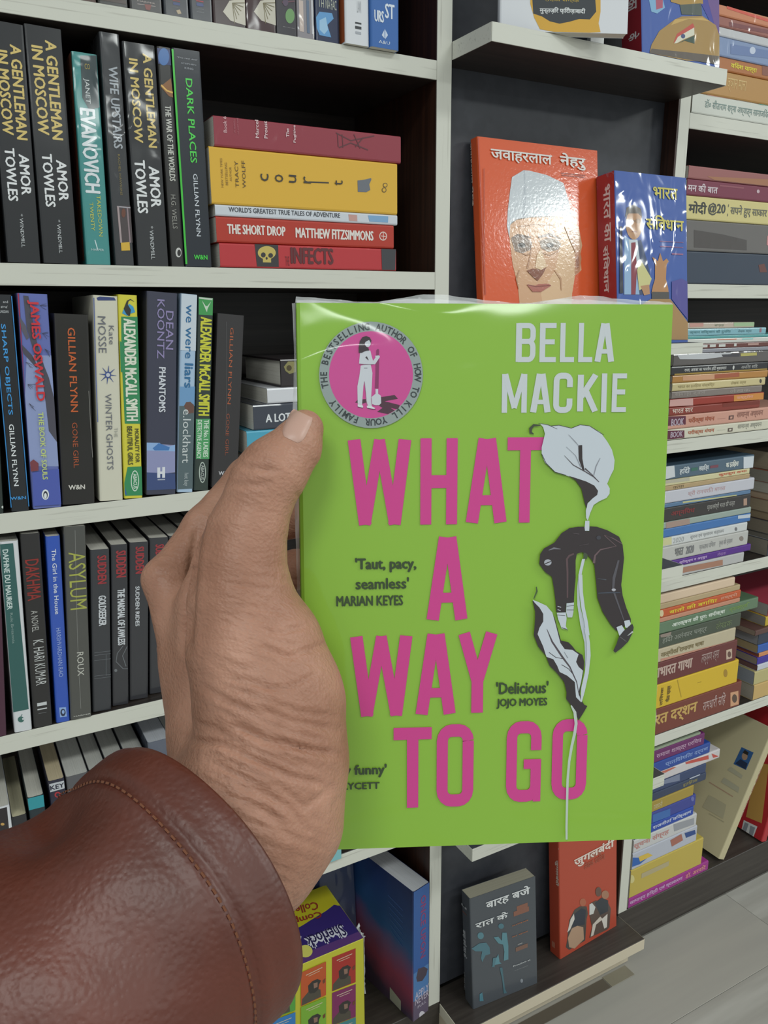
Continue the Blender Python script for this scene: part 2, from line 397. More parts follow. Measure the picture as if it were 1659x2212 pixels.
TOPZ = 0.62
def shelf(parent, x0, x1, ztop, th=0.0195, yb=0.2, label=None):
    s = bbox_obj('shelf_board', x0, x1, 0.0006, yb, Zc(ztop-th), Zc(ztop), M_DARK, parent)
    bbox_obj('edge_band', x0, x1, -0.0006, 0.0005, Zc(ztop-th), Zc(ztop), M_EDGE, s, 0.0003)
def upright(parent, x0, x1, zb=-1.0):
    s = bbox_obj('upright', x0, x1, 0.0006, 0.2, Zc(zb), Zc(TOPZ), M_BROWN, parent)
    bbox_obj('edge_band', x0, x1, -0.0006, 0.0005, Zc(zb), Zc(TOPZ), M_UP, s, 0.0003)
U1 = (0.5242, 0.5435); U2 = (0.9068, 0.9262)
ZS = dict(A=0.2684, B=0.0453, C=-0.1832, D=-0.4110, E=-0.6880)
ZR = dict(A=0.2573, B=0.0368, C=-0.1866, D=-0.4066, E=-0.6776)
ZBASE = -1.0
LB = tag(empty('bookcase', (0.05, 0.1, 0)), 'tall cream-edged bookcase of paperbacks on the left', 'bookcase')
LB.location = (0,0,0)
XL = -0.45
for k in 'ABCDE': shelf(LB, XL+0.0193, U1[0]-0.0003, ZS[k])
shelf(LB, XL+0.0193, U1[0]-0.0003, 0.49)
upright(LB, *U1); upright(LB, XL, XL+0.019)
bbox_obj('back_panel', XL, U1[1], 0.2004, 0.208, Zc(ZBASE), Zc(TOPZ), M_DARK, LB)
bbox_obj('plinth', XL, U1[1], 0.0, 0.2, 0.0, Zc(ZBASE)-0.0002, M_PLINTH, LB)
# ---- display unit in the middle
MB = tag(empty('display_case'), 'shallow dark display panel with protruding face-out ledges between the bookcases', 'display unit')
bbox_obj('back_panel', U1[1]+0.0002, U2[0]-0.0002, 0.024, 0.0315, Zc(ZBASE)+0.0302-0.03, Zc(TOPZ), M_BACK, MB)
sd = bbox_obj('side_panel', U2[0]-0.0032, U2[0]-0.0004, -0.0002, 0.0238, Zc(-0.999), Zc(TOPZ), M_BROWN, MB, 0.0003)
ZL = [(0.2893, 0.0182), (-0.0415, 0.0142), (-0.3535, 0.0195), (-0.6900, 0.0192), (0.585, 0.018)]
for z, th in ZL:
    s = bbox_obj('display_ledge', U1[1]+0.0006, U2[0]-0.0036, -0.0729, 0.0236, Zc(z-th), Zc(z)-0.0004, M_DARK, MB)
    lt = bbox_obj('ledge_lining', U1[1]+0.0006, U2[0]-0.0036, -0.0729, 0.0236, Zc(z)-0.0003, Zc(z), M_BACK, s, 0.00005)
    bbox_obj('edge_band', U1[1]+0.0006-0.0004, U2[0]-0.0040, -0.0741, -0.0731, Zc(z-th), Zc(z), M_EDGE, s, 0.0002)
    bbox_obj('edge_band', U1[1]-0.0002, U1[1]+0.0004, -0.0731, -0.0012, Zc(z-th), Zc(z), M_EDGE, s, 0.0001)
    bbox_obj('edge_band', U2[0]-0.0034, U2[0]-0.0028, -0.0731, -0.0012, Zc(z-th), Zc(z), M_EDGE, s, 0.0001)
pl = bbox_obj('display_plinth', U1[1]+0.0006, U2[0]-0.0008, -0.0596, 0.0236, Zc(-1.0235), Zc(-1.0035), M_PLINTH, MB)
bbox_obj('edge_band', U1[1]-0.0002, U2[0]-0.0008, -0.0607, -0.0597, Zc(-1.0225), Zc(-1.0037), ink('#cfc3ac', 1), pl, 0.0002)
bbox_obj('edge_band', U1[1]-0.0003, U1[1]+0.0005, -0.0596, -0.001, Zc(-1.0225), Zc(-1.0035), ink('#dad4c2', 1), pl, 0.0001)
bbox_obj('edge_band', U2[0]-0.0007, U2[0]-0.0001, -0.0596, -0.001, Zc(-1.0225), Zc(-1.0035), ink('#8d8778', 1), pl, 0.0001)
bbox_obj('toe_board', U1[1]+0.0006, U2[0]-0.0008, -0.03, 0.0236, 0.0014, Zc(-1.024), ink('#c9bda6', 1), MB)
# ---- right bookcase
RB = tag(empty('bookcase'), 'cream-edged bookcase of stacked books at the right', 'bookcase')
XE = 1.9
for k in 'ABCDE': shelf(RB, U2[1]+0.0003, XE, ZR[k])
shelf(RB, U2[1]+0.0003, XE, 0.48)
upright(RB, *U2); upright(RB, XE+0.0004, XE+0.019)
bbox_obj('back_panel', U2[0], XE+0.019, 0.2004, 0.208, Zc(ZBASE), Zc(TOPZ), M_DARK, RB)
bbox_obj('plinth', U2[0], XE+0.019, 0.0, 0.2, 0.0, Zc(-1.0002), M_PLINTH, RB)

bpy.context.view_layer.update(); rebase(LB, (0.04, 0.1, 0.0)); rebase(MB, (0.725, -0.01, 0.0)); rebase(RB, (1.41, 0.1, 0.0))
# ------------------------------------------------------------------ books: builders
def FULL(): return (0, 0, 1.0)
K1 = (0, 0, 3.318); K2 = (420, 0, 2.9625); K3 = (960, 0, 2.373); K4 = (0, 600, 2.5136); K5 = (0, 1100, 3.95); K7 = (0, 1500, 3.95)
K4a = (0, 600, 4.1727); K4b = (300, 600, 4.425); K0 = (380, 0, 2.676); K6 = (1480, 0, 3.162); K6b = (1400, 600, 3.351); K8 = (1300, 1200, 2.911)
K9 = (1400, 1440, 4.2548); KN = (980, 270, 3.1904); KT = (960, 0, 2.373); KB = (940, 1800, 3.4563); KS = (500, 1860, 5.1844); KP = (660, 1780, 4.608); KF = (0, 0, 1.0)
def px(K, x, y): return K[0]+x/K[2], K[1]+y/K[2]
LAST = {}
def upright_book(label, z, K, q, color, deco=(), Y=0.0, D=0.128, wrap=1, hard=False, H=None, group=None, pagec='#d9d6cc', name='book', cat='book', depthrot=0.0):
    """q: spine corners in the photograph bl, br, tl, tr; stands on the board whose top is at height z"""
    bl, br, tl, tr = [PY(*px(K, q[2*i], q[2*i+1]), Y) for i in range(4)]
    zz = Zc(z)+0.0002
    T = 0.5*(abs(br[0]-bl[0])+abs(tr[0]-tl[0])); Ht = 0.5*(tl[2]+tr[2])-zz
    lean = math.atan2(0.5*(tl[0]+tr[0]-bl[0]-br[0]), 0.5*(tl[2]+tr[2]-bl[2]-br[2]))
    if H is None: H = Ht/math.cos(lean) - abs(math.sin(lean))*T*0.5
    xm = 0.5*(bl[0]+br[0])
    xb = xm-T/2; xt = xb+math.tan(lean)*H; pv = LAST.get((z, Y > 0.5)); LAST[(z, Y > 0.5)] = (xb+T, xt+T)
    if pv:                                         # neighbours touch, never share space
        ov = max(pv[0]+0.0003-xb, pv[1]+0.0003-xt)
        if 0 < ov < T-0.004: T -= ov; xm += ov/2
    Rm = Matrix.Rotation(lean, 4, 'Y') @ Matrix.Rotation(depthrot, 4, 'Z')
    c = math.cos(lean); s = math.sin(lean)
    # rotation about Y by +lean tips the top to +x; the low corner is then the right one
    x0 = xm-T*c/2; z0 = zz+(T*s if s > 0 else 0)
    M = Matrix.Translation((x0, Y, z0)) @ Rm
    root = empty(name, M=M); tag(root, label, cat, group)
    book_body(root, T, D, H, color, wrap, hard, pagec)
    Decor(root, M, (T, D, H), K, wrap).run(deco)
    return root
def flat_stack(z, K, items, D=0.13, group=None):
    """items bottom to top: label, (xl, ytop_l, ybot_l, xr, ytop_r), color, deco, options"""
    zc = Zc(z)+0.0002; out = []
    for it in items:
        label, (xl, yl, xr, yr), color = it[0], it[1], it[2]
        deco = it[3] if len(it) > 3 else (); o = dict(it[4]) if len(it) > 4 else {}
        Y = o.get('Y', 0.0); a = PY(*px(K, xl, yl), Y); b = PY(*px(K, xr, yr), Y)
        X0 = o.get('X0', a[0]); X1 = o.get('X1', b[0])
        wa, wb = (0.5, 0.5) if 'w' not in o else o['w']
        zt = wa*a[2]+wb*b[2]; T = max(zt-zc, 0.004)
        M = Matrix(((0,0,-1,X1),(0,1,0,Y),(1,0,0,zc),(0,0,0,1)))
        root = empty('book', M=M); tag(root, label, 'book', group)
        dims = (T, o.get('D', D), X1-X0)
        # local head of the book lies to the left
        M2 = M
        book_body(root, *dims, color, o.get('wrap', 1), o.get('hard', False), o.get('pagec', '#d9d6cc'))
        d = Decor(root, M2, dims, K, o.get('wrap', 1)); d.auto = X0 > 0.9; d.run(deco)
        zc += T+0.0002; out.append(root)
    return out
def face_book(label, M, T, D, H, color, deco, K, wrap=1, hard=False, pagec='#d9d6cc'):
    root = empty('book', M=M); tag(root, label, 'book'); book_body(root, T, D, H, color, wrap, hard, pagec)
    Decor(root, M, (T, D, H), K, wrap).run(deco); return root
def face_matrix(x, y, z, yaw=0.0, tilt=0.0, T=0.02, roll=0.0):
    """front cover (local x=T) turned to the viewer; x,y,z is the lower left front corner of the cover"""
    B = Matrix(((0,1,0,0),(-1,0,0,0),(0,0,1,0),(0,0,0,1)))
    Q = Matrix.Rotation(yaw, 4, 'Z') @ Matrix.Rotation(-tilt, 4, 'X') @ Matrix.Rotation(roll, 4, 'Y')
    return Matrix.Translation((x, y, z)) @ Q @ B @ Matrix.Translation((-T, 0, 0))
# ------------------------------------------------------------------ left bookcase, second shelf (standing)
CR = '#d8bf72'; WH = '#e4e6e8'; BK = '#1e2024'
def moscow(dx):
    return [('t', 'A GENTLEMAN', 320+dx[0], 285+dx[1], 455+dx[2], 1008+dx[3], CR, dict(bold=0.028, n='title')), ('t', 'IN MOSCOW', 222+dx[0], 320+dx[1], 355+dx[2], 972+dx[3], CR, dict(bold=0.028, n='title')),
            ('t', 'AMOR', 400+dx[4], 1145+dx[5], 495+dx[4], 1445+dx[5], WH, dict(bold=0.026, n='author_name')), ('t', 'TOWLES', 297+dx[4], 1097+dx[5], 400+dx[4], 1487+dx[5], WH, dict(bold=0.026, n='author_name')),
            ('t', '* WINDMILL', 405+dx[4], 1575+dx[5], 450+dx[4], 1815+dx[5], '#c9cdd0', dict(n='publisher_mark'))]
gA = 'books standing on the second shelf of the left bookcase'
def U(*a, **k): return upright_book(*a, **k)
U('plain black paperback spine cut off by the left picture edge, second shelf', ZS['B'], K1, [-225,1865, 8,1868, -330,150, -96,152], BK, [], group=gA, D=0.125)
U('black paperback, cream and white capitals, nearest the left picture edge', ZS['B'], K1, [48,1865, 292,1868, -92,150, 165,165], BK,
  moscow([-252,30,-255,0,-268,-42]), group=gA)
U('black paperback, cream and white capitals, right beside the turquoise spine', ZS['B'], K1, [305,1865, 563,1870, 172,172, 435,205], BK, moscow([0]*6), group=gA)
U('turquoise film-wrapped paperback with huge white capitals and red-brown side', ZS['B'], K1, [612,1868, 800,1882, 515,362, 690,395], '#3b8d8b',
  [('p', [(575,400),(690,398),(712,770),(640,790),(590,700)], '#2b3c40'), ('t', 'JANET', 595,560, 650,745, '#d5dadb', dict(n='author_name')), ('t', 'EVANOVICH', 568,770, 722,1390, '#dfe6ea', dict(bold=0.05, n='author_name')),
   ('t', 'TAKEDOWN', 690,1400, 738,1695, '#c8c95a', {}), ('t', 'TWENTY', 640,1450, 680,1655, '#c8c95a', {}), ('h', 'CO', 605,455, 645,500, '#b9a24a', {}), ('l', [(680,1720),(700,1790)], 8, '#cfe3e6'), ('h', 'HARPER', 655,1780, 745,1800, '#c9dfe0', dict(n='publisher_mark')), ('face','back'), ('p',[(300,350),(509,362),(606,1868),(500,1868)],'#7c4634')], group=gA, wrap=2, Y=0.001, D=0.127)
U('dark film-wrapped paperback with white slanted capitals and small house scene at foot', ZS['B'], K1, [824,1888, 966,1893, 712,238, 850,232], '#2d2f33',
  [('t', 'WIFE UPSTAIRS', 775,470, 880,1070, '#aab0b8', dict(bold=0.02)), ('t', 'RACHEL HAWKINS', 842,1105, 878,1400, '#8b7a45', dict(n='author_name')),
   ('p', [(835,1475),(940,1475),(955,1740),(860,1740)], '#463b3d'), ('l', [(838,1480),(940,1490)], 9, '#a9a6ad'), ('l', [(845,1480),(868,1740)], 16, '#a89698'), ('l', [(912,1490),(932,1740)], 12, '#8f7c82'), ('p', [(866,1740),(928,1735),(932,1795),(870,1797)], '#d9ae34'), ('e', 870,1495,900,1560,'#6b3c2a')], group=gA, wrap=2)
U('black film-wrapped paperback, cream and white capitals, between the grey and the space-blue spines', ZS['B'], K1, [987,1900, 1213,1908, 875,298, 1108,322], BK,
  moscow([700,95,672,55,663,45]), group=gA, wrap=2)
U('narrow dark paperback with blue planet at top and thin white lettering', ZS['B'], K1, [1230,1893, 1324,1895, 1122,335, 1226,338], '#272625',
  [('r', 1124,342,1226,470,'#20336a'), ('e', 1135,345,1212,470,'#3f6fae'), ('p', [(1150,620),(1225,560),(1240,700),(1210,690)], '#8a5a2e'), ('l', [(1155,610),(1195,650),(1238,665)], 14, '#e0b25a'),
   ('t', 'THE WAR OF THE WORLDS', 1180,755, 1258,1300, '#c9c9c2', dict(bold=0.02)), ('t', 'H.G. WELLS', 1222,1395, 1272,1640, '#9b9a94', dict(n='author_name')), ('e', 1258,1775,1300,1845,'#c9c9c6'), ('e', 1270,1790,1296,1835,'#272625')], group=gA)
U('navy-black paperback with bright green edge line and green lettering', ZS['B'], K1, [1326,1898, 1522,1905, 1230,347, 1432,362], '#1a222d',
  [('l', [(1236,352),(1268,850),(1298,1300),(1336,1893)], 17, '#3fc23c'), ('h', "'The real deal'", 1268,405, 1415,435, '#b9bcc2', {}), ('h', 'STEPHEN', 1298,447, 1405,472, '#a9adb5', {}), ('h', 'KING', 1322,480, 1385,503, '#a9adb5', {}),
   ('t', 'DARK PLACES', 1328,560, 1412,1170, '#4fd552', dict(bold=0.015)), ('t', 'GILLIAN FLYNN', 1382,1245, 1440,1695, '#cdd3dc', dict(n='author_name', bold=0.01)), ('h', 'W&N', 1388,1825, 1487,1862, '#45d04a', dict(n='publisher_mark', bold=0.03))], group=gA, wrap=1, Y=-0.001)
# stack beside them
gB = 'stack of five books lying on the second shelf'
flat_stack(ZS['B'], K2, [
 ('red wrapped book with yellow skull, bottom of the five-book stack', (158,1553,1290,1592), '#bc242c', [('p', [(385,1562),(535,1568),(540,1708),(400,1705)], '#2b2a2c'), ('e', 405,1575,520,1660,'#c9b45c'), ('r', 437,1650,490,1680,'#c9b45c'), ('e', 425,1615,455,1648,'#2b2a2c'), ('e', 472,1620,502,1650,'#2b2a2c'), ('e', 455,1645,468,1662,'#2b2a2c'),
    ('t', 'INFECTS', 612,1580, 890,1695, '#5c1a20', dict(bold=0.03)), ('t', 'THE', 580,1640, 608,1700, '#7c2228', {}), ('p', [(1195,1592),(1288,1594),(1284,1728),(1200,1726)], '#33343a')], dict(wrap=2, w=(0.6,0.4))),
 ('brick-red paperback with white condensed capitals in the stack', (135,1377,1275,1447), '#b4301c', [('t', 'THE SHORT DROP', 207,1432, 583,1512, '#e6dcd6', dict(bold=0.05)), ('t', 'MATTHEW FITZSIMMONS', 645,1455, 1145,1542, '#e6dcd6', dict(bold=0.05, n='author_name')), ('e', 1182,1482,1232,1540,'#e0c9c2'), ('e', 1188,1489,1226,1533,'#b4301c'), ('l', [(1208,1490),(1208,1532)], 6, '#e0c9c2'), ('l', [(1192,1510),(1224,1514)], 6, '#e0c9c2')], dict(wrap=1)),
 ('thin pale blue-white paperback with black capitals in the stack', (130,1303,1298,1380), '#cfd4dc', [('t', "WORLD'S GREATEST TRUE TALES OF ADVENTURE", 218,1322, 932,1395, '#3a3d45', dict(bold=0.01)), ('p', [(985,1372),(1040,1376),(1042,1416),(990,1412)], '#c79a92'), ('p', [(1110,1378),(1240,1385),(1238,1424),(1120,1418)], '#7fa9cf')], dict(wrap=1)),
 ('thick glossy yellow paperback with widely spaced black letters', (90,918,1297,1060), '#e0b030', [('h', 'NEW YORK TIMES', 163,1012, 186,1200, '#8a6a28', {}), ('h', 'BESTSELLING', 193,1040, 215,1185, '#8a6a28', {}), ('h', 'AUTHOR', 222,1068, 240,1160, '#8a6a28', {}), ('h', 'TRACY', 255,1030, 285,1200, '#5a4522', dict(n='author_name')), ('h', 'WOLFF', 300,1028, 330,1205, '#5a4522', dict(n='author_name')),
    ('h', 'c', 420,1110, 475,1162, '#3a3226', {}), ('h', 'o', 512,1115, 568,1168, '#3a3226', {}), ('h', 'u', 603,1118, 652,1172, '#3a3226', {}), ('h', 'r', 695,1128, 745,1175, '#3a3226', {}), ('l', [(735,1165),(860,1170)], 9, '#3a3226'), ('h', 't', 893,1152, 948,1190, '#3a3226', {}),
    ('p', [(1043,1155),(1075,1152),(1130,1140),(1132,1150),(1118,1180),(1125,1215),(1100,1230),(1045,1228)], '#6b6f78'), ('e', 1205,1170,1235,1200,'#6a5426'), ('e', 1210,1175,1230,1195,'#e0b030'), ('e', 1198,1200,1228,1232,'#6a5426'), ('e', 1203,1205,1223,1227,'#e0b030')], dict(wrap=3, D=0.132)),
 ('dusty crimson film-wrapped book lying on top of the stack', (118,722,1320,882), '#92283a', [('h', 'Book 6', 180,742, 208,850, '#d8a8ae', dict(bold=0.02)), ('h', 'IN SEARCH', 248,765, 262,850, '#b96a74', {}), ('h', 'OF LOST TIME', 270,755, 284,860, '#b96a74', {}), ('h', 'Marcel', 385,760, 412,885, '#dfc0c4', dict(bold=0.03, n='author_name')), ('h', 'Proust', 440,770, 468,888, '#dfc0c4', dict(bold=0.03, n='author_name')), ('h', 'The', 583,820, 605,880, '#dfc0c4', dict(bold=0.03)), ('h', 'Fugitive', 628,800, 652,915, '#dfc0c4', dict(bold=0.03)),
    ('l', [(905,850),(1000,900),(1150,870)], 8, '#5d222c'), ('l', [(925,945),(1000,915),(1110,960)], 8, '#5d222c'), ('l', [(915,855),(920,940)], 7, '#5d222c'), ('l', [(945,860),(950,945)], 6, '#5d222c'), ('l', [(1020,860),(1060,950)], 7, '#5d222c'), ('l', [(1080,880),(1030,940)], 7, '#5d222c')], dict(wrap=2)),
], group=gB)
# ------------------------------------------------------------------ left bookcase, top visible shelf (feet of books)
gC = 'books standing on the top shelf of the left bookcase'
def top_book(label, x0, y0, x1, y1, color, deco=(), K=K2, wrap=1, H=0.2, Y=0.0, group=gC, **k):
    dx = (x1-x0)*0.0
    U(label, ZS['A'], K, [x0,y0,x1,y1, x0-400*(873-px(K,x0,y0)[0])/7950,y0-400,x1-400*(873-px(K,x1,y1)[0])/7950,y1-400], color, deco, wrap=wrap, H=H, Y=Y, group=group, **k)
top_book('brown book foot at the far left of the top shelf', 560,-25, 692,8, '#4a2c22', K=K1)
top_book('blackish book foot left of the one with a ruled white word', 700,-5, 918,40, '#33322f', K=K1, deco=[('r',705,-2,905,6,'#3f2f28')])
top_book('dark book foot with white publisher word between two fine lines', 930,45, 1165,90, '#2f2d2f', K=K1, deco=[('h','HARPER',985,0,1112,32,'#c2b4ae',dict(n='publisher_mark')), ('l',[(985,28),(1115,47)],4,'#b5a8a4'), ('p',[(1035,30),(1085,35),(1075,75),(1045,68)],'#7a3028')])
top_book('black book foot with red and blue patch and a shell, right of the ruled word', 1176,88, 1356,118, '#33373e', K=K1, deco=[('r',1238,0,1290,15,'#8f2230'), ('r',1240,15,1290,42,'#2b3f78'), ('h','Harper',1240,48,1290,60,'#8a8d94',dict(n='publisher_mark')), ('p',[(1262,75),(1288,68),(1300,98),(1275,102)],'#b5a284')])
top_book('black book foot with red and blue patch, left of the fan ornament', 1366,118, 1526,146, '#353941', K=K1, deco=[('r',1405,0,1458,18,'#a52735'), ('r',1407,18,1458,50,'#2b3f78'), ('h','Harper',1410,58,1462,72,'#9a9da4',dict(n='publisher_mark')), ('h','Collins',1410,80,1462,95,'#9a9da4',dict(n='publisher_mark'))])
def fan(x):
    d = [('p', [(x,75),(x+42,5),(x+145,-10),(x+150,165),(x+100,150),(x+48,132)], '#c9c3b4')]
    for i in range(6): d.append(('l', [(x+60,20),(x+75+i*14,150-i*26)], 5, '#7c7354'))
    return d
top_book('dark maroon book foot with pale fan ornament, left one of two', 122,130, 330,165, '#3a2628', fan(182), wrap=1)
top_book('dark maroon book foot with pale fan ornament, right one of two', 333,166, 524,198, '#3d2226', fan(380), wrap=2)
top_book('dark book foot with green figure and small caption', 527,198, 656,222, '#37343c', [('e',582,55,640,150,'#6f9c62'), ('l',[(560,15),(640,8)],8,'#6a4550'), ('e',565,-10,600,40,'#57475c'), ('h','BESTSELLER',566,172,640,182,'#b9b4b6',{})], wrap=1)
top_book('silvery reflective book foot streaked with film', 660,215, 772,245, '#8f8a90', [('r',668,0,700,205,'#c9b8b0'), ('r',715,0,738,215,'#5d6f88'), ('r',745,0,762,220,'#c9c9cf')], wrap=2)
top_book('dark blue book foot with glowing pale blue shape', 778,238, 928,262, '#1f2c4e', [('h','TH',790,-10,828,50,'#b9bcae',{}), ('h','NA',838,-5,868,60,'#b9bcae',{}), ('h','FAC',872,0,908,70,'#b9bcae',{}), ('p',[(778,110),(800,75),(880,85),(890,120),(850,160),(875,240),(800,225),(782,180)],'#5f9bd0'), ('p',[(800,130),(840,110),(855,190),(830,220),(800,190)],'#9cc4e2')], wrap=1)
top_book('white book foot with black bars, its side orange, jutting over the shelf edge', 966,268, 1120,284, '#d9dbe0', [('h','LAWI',1040,5,1066,85,'#a8abb0',{}), ('r',1028,140,1068,158,'#3a3d42'), ('r',1028,165,1068,190,'#3a3d42'), ('r',1030,200,1066,222,'#a9adb5'), ('face','back'), ('r',925,0,962,266,'#a0522d')], wrap=0, Y=-0.006)
top_book('blue book foot with white letters and leaf emblem at the end of the top shelf', 1122,288, 1310,322, '#3567ad', [('h','ST',1218,20,1280,128,'#d9e2ee',dict(bold=0.02)), ('h','URS',1150,60,1212,148,'#d9e2ee',dict(bold=0.02)), ('p',[(1218,185),(1238,225),(1220,252),(1198,225)],'#c9d6ea'), ('l',[(1218,190),(1218,250)],5,'#3567ad'), ('h','A&U',1178,255,1250,288,'#dce6f2',dict(n='publisher_mark'))], wrap=0, Y=-0.009)
# ------------------------------------------------------------------ left bookcase, third shelf
gD = 'books standing on the third shelf of the left bookcase'
LBLU = '#2f86c9'
U('dark green-edged book spine at the left picture edge, third shelf', ZS['C'], K4, [-160,1255, 20,1255, -230,92, -48,92], '#1c2a26', [('e',8,1238,22,1252,'#c9cfc9')], group=gD)
U('black paperback with light blue lettering and blue edge lines', ZS['C'], K4a, [52,2085, 268,2072, -110,150, 100,150], '#181c22',
  [('l',[(105,165),(268,2060)],9,LBLU), ('l',[(-100,165),(54,2075)],9,LBLU), ('h','and',25,205,72,228,'#c9ccd0',{}), ('h',"ging'",5,250,70,275,'#c9ccd0',{}), ('h','GUARDIAN',-20,292,78,318,'#c9ccd0',{}),
   ('t','SHARP OBJECTS',-5,415,118,1235,'#3f9be0',dict(bold=0.015)), ('t','GILLIAN FLYNN',78,1320,170,1875,'#dfe3e6',dict(bold=0.015,n='author_name')), ('h','W&N',82,1965,232,2005,'#3f9be0',dict(bold=0.03,n='publisher_mark'))], group=gD)
def twigs(seed, pts, c='#3a3c48'):
    r = random.Random(seed); d = []
    for (x, y) in pts:
        for i in range(4):
            a = r.uniform(-0.6, 0.9); l = r.uniform(35, 75); xx = x+l*math.cos(a); yy = y+l*math.sin(a)+20
            d.append(('l', [(x,y),((x+xx)/2+r.uniform(-8,8),(y+yy)/2),(xx,yy)], 3, c))
    return d
U('violet-blue paperback with bare tree branches and red capitals', ZS['C'], K4a, [297,2068, 552,2050, 152,138, 428,148], '#6470b4',
  [('p',[(215,1060),(240,700),(470,700),(520,1450),(530,1700),(255,1700)],'#8f9cc8'), ('p',[(150,140),(170,140),(222,1060),(205,1060)],'#a3264a'), ('p',[(212,1060),(224,1060),(232,1210),(222,1210)],'#4f8a4a'), ('p',[(218,1210),(234,1210),(250,1445),(236,1445)],'#a3264a'),
   ('p',[(210,160),(255,165),(300,420),(340,620),(400,800),(440,900),(490,1080),(515,1480),(440,1380),(415,1150),(380,900),(300,650),(240,450)],'#4c4a58'), ('p',[(170,340),(230,430),(260,540),(240,560),(195,470)],'#5c5a68'), ('p',[(195,600),(290,700),(340,800),(325,810),(210,680)],'#4c4a58')]
  + twigs(3,[(360,250),(380,500),(230,760),(250,960),(400,640),(260,1130),(300,330)]) +
  [('t','JAMES OSWALD',240,200,408,1110,'#cf2f3a',dict(bold=0.05,n='author_name')), ('t','THE BOOK OF SOULS',340,1210,430,1815,'#c3d27e',dict(bold=0.03)), ('p',[(258,1660),(300,1635),(345,1670),(345,1735),(270,1745)],'#7c3a42'), ('p',[(290,1755),(540,1720),(552,2040),(300,2055)],'#4c5cb0'),
   ('e',375,1905,440,1998,'#e4e8ec'), ('e',388,1920,428,1990,'#2d3040'), ('e',395,1938,420,1988,'#e4e8ec')], group=gD)
ORG = '#c9602e'
U('thick black paperback with orange capitals between violet and cream spines', ZS['C'], K4a, [558,2008, 852,1990, 480,322, 795,332], '#1e1b19',
  [('t','GILLIAN FLYNN',607,448,705,1210,ORG,dict(bold=0.012,n='author_name')), ('t','GONE GIRL',648,1305,712,1712,'#a8502c',{}), ('h','W&N',618,1862,765,1912,'#d3cfc8',dict(bold=0.03,n='publisher_mark')), ('l',[(800,1020),(812,1250),(826,1500),(835,1620)],5,'#8f8d88')], group=gD)
U('cream paperback with grey lettering and blue snowflake', ZS['C'], K4a, [893,1985, 1110,1972, 838,158, 1056,165], '#d3d0be',
  [('p',[(870,180),(900,170),(1030,178),(1045,205),(880,205)],'#33427a'), ('l',[(845,180),(862,900),(880,1300)],9,'#5a6aa0'), ('t','Kate',978,430,1030,602,'#6d6f78',{}), ('t','MOSSE',878,345,960,678,'#6d6f78',{}), ('t','WINTER GHOSTS',945,1045,1022,1728,'#6d6f78',{}), ('t','THE',1028,1350,1060,1435,'#a3a49c',{})]
  + [('l',[(972+14*math.cos(a),875+14*math.sin(a)),(972+78*math.cos(a),875+84*math.sin(a))],[16,3],'#3f5490') for a in [i*math.pi/4+0.1 for i in range(8)]] + [('e',945,845,1000,905,'#3f5490'), ('e',955,858,990,893,'#c9ccd0')], group=gD)
YL = '#d8cf3e'; GN = '#2f8a58'
U('yellow and green paperback with white capitals and a peacock-like bird at top', ZS['C'], K4a, [1120,1978, 1285,1968, 1060,150, 1236,158], YL,
  [('p',[(1092,350),(1240,352),(1282,1315),(1125,1315),(1095,700)],GN), ('p',[(1068,570),(1095,580),(1105,850),(1082,850)],GN), ('p',[(1150,1705),(1285,1700),(1285,1960),(1120,1965),(1115,1850)],GN), ('p',[(1125,1880),(1118,1950),(1145,1960)],'#2c62a0'),
   ('p',[(1100,320),(1120,270),(1150,250),(1165,235),(1200,260),(1218,310),(1170,325),(1150,345)],'#3a9ad0'), ('l',[(1160,345),(1130,280),(1150,210),(1175,195),(1208,215)],[4,36,16,10,3],'#2a2d2a'), ('p',[(1118,290),(1150,240),(1180,290),(1170,345),(1140,330)],'#2a2d2a'),
   ('t','ALEXANDER McCALL SMITH',1110,365,1245,1290,'#dfe4d2',dict(bold=0.04,n='author_name')), ('t','MORALITY FOR',1212,1360,1258,1665,'#4a4a22',dict(bold=0.02)), ('t','BEAUTIFUL GIRLS',1142,1338,1200,1685,'#4a4a22',dict(bold=0.02)),
   ('e',1178,1735,1252,1925,'#cfe0d2'), ('e',1186,1745,1244,1915,GN), ('t','ABACUS',1198,1765,1236,1900,'#d4e4d6',dict(bold=0.02,n='publisher_mark'))], group=gD)
K4b_ = K4b
U('thick wrapped navy paperback with lilac capitals and white city strip near foot', ZS['C'], K4b, [62,2052, 358,2040, 78,125, 362,150], '#33354a',
  [('K',K4b), ('p',[(75,1580),(210,1590),(345,1600),(345,1860),(240,1870),(75,1860)],'#8f93bd'), ('p',[(75,1575),(200,1578),(215,1600),(300,1610),(345,1595),(345,1660),(75,1650)],'#8fb2e0'), ('p',[(130,1630),(190,1580),(295,1620),(285,1650),(150,1650)],'#3d76b8'), ('p',[(75,1860),(345,1870),(350,2020),(75,2030)],'#33487c'),
   ('t','DEAN',255,320,330,685,'#8f84b2',dict(n='author_name',bold=0.01)), ('t','KOONTZ',172,210,245,770,'#8f84b2',dict(n='author_name',bold=0.01)), ('t','PHANTOMS',188,855,256,1285,'#d5d8e2',dict(bold=0.03)),
   ('r',175,1812,203,1912,'#dfe2ea'), ('r',222,1808,250,1912,'#dfe2ea'), ('r',175,1850,250,1876,'#dfe2ea'), ('r',178,1922,250,1935,'#a9b0c2')], group=gD, wrap=3)
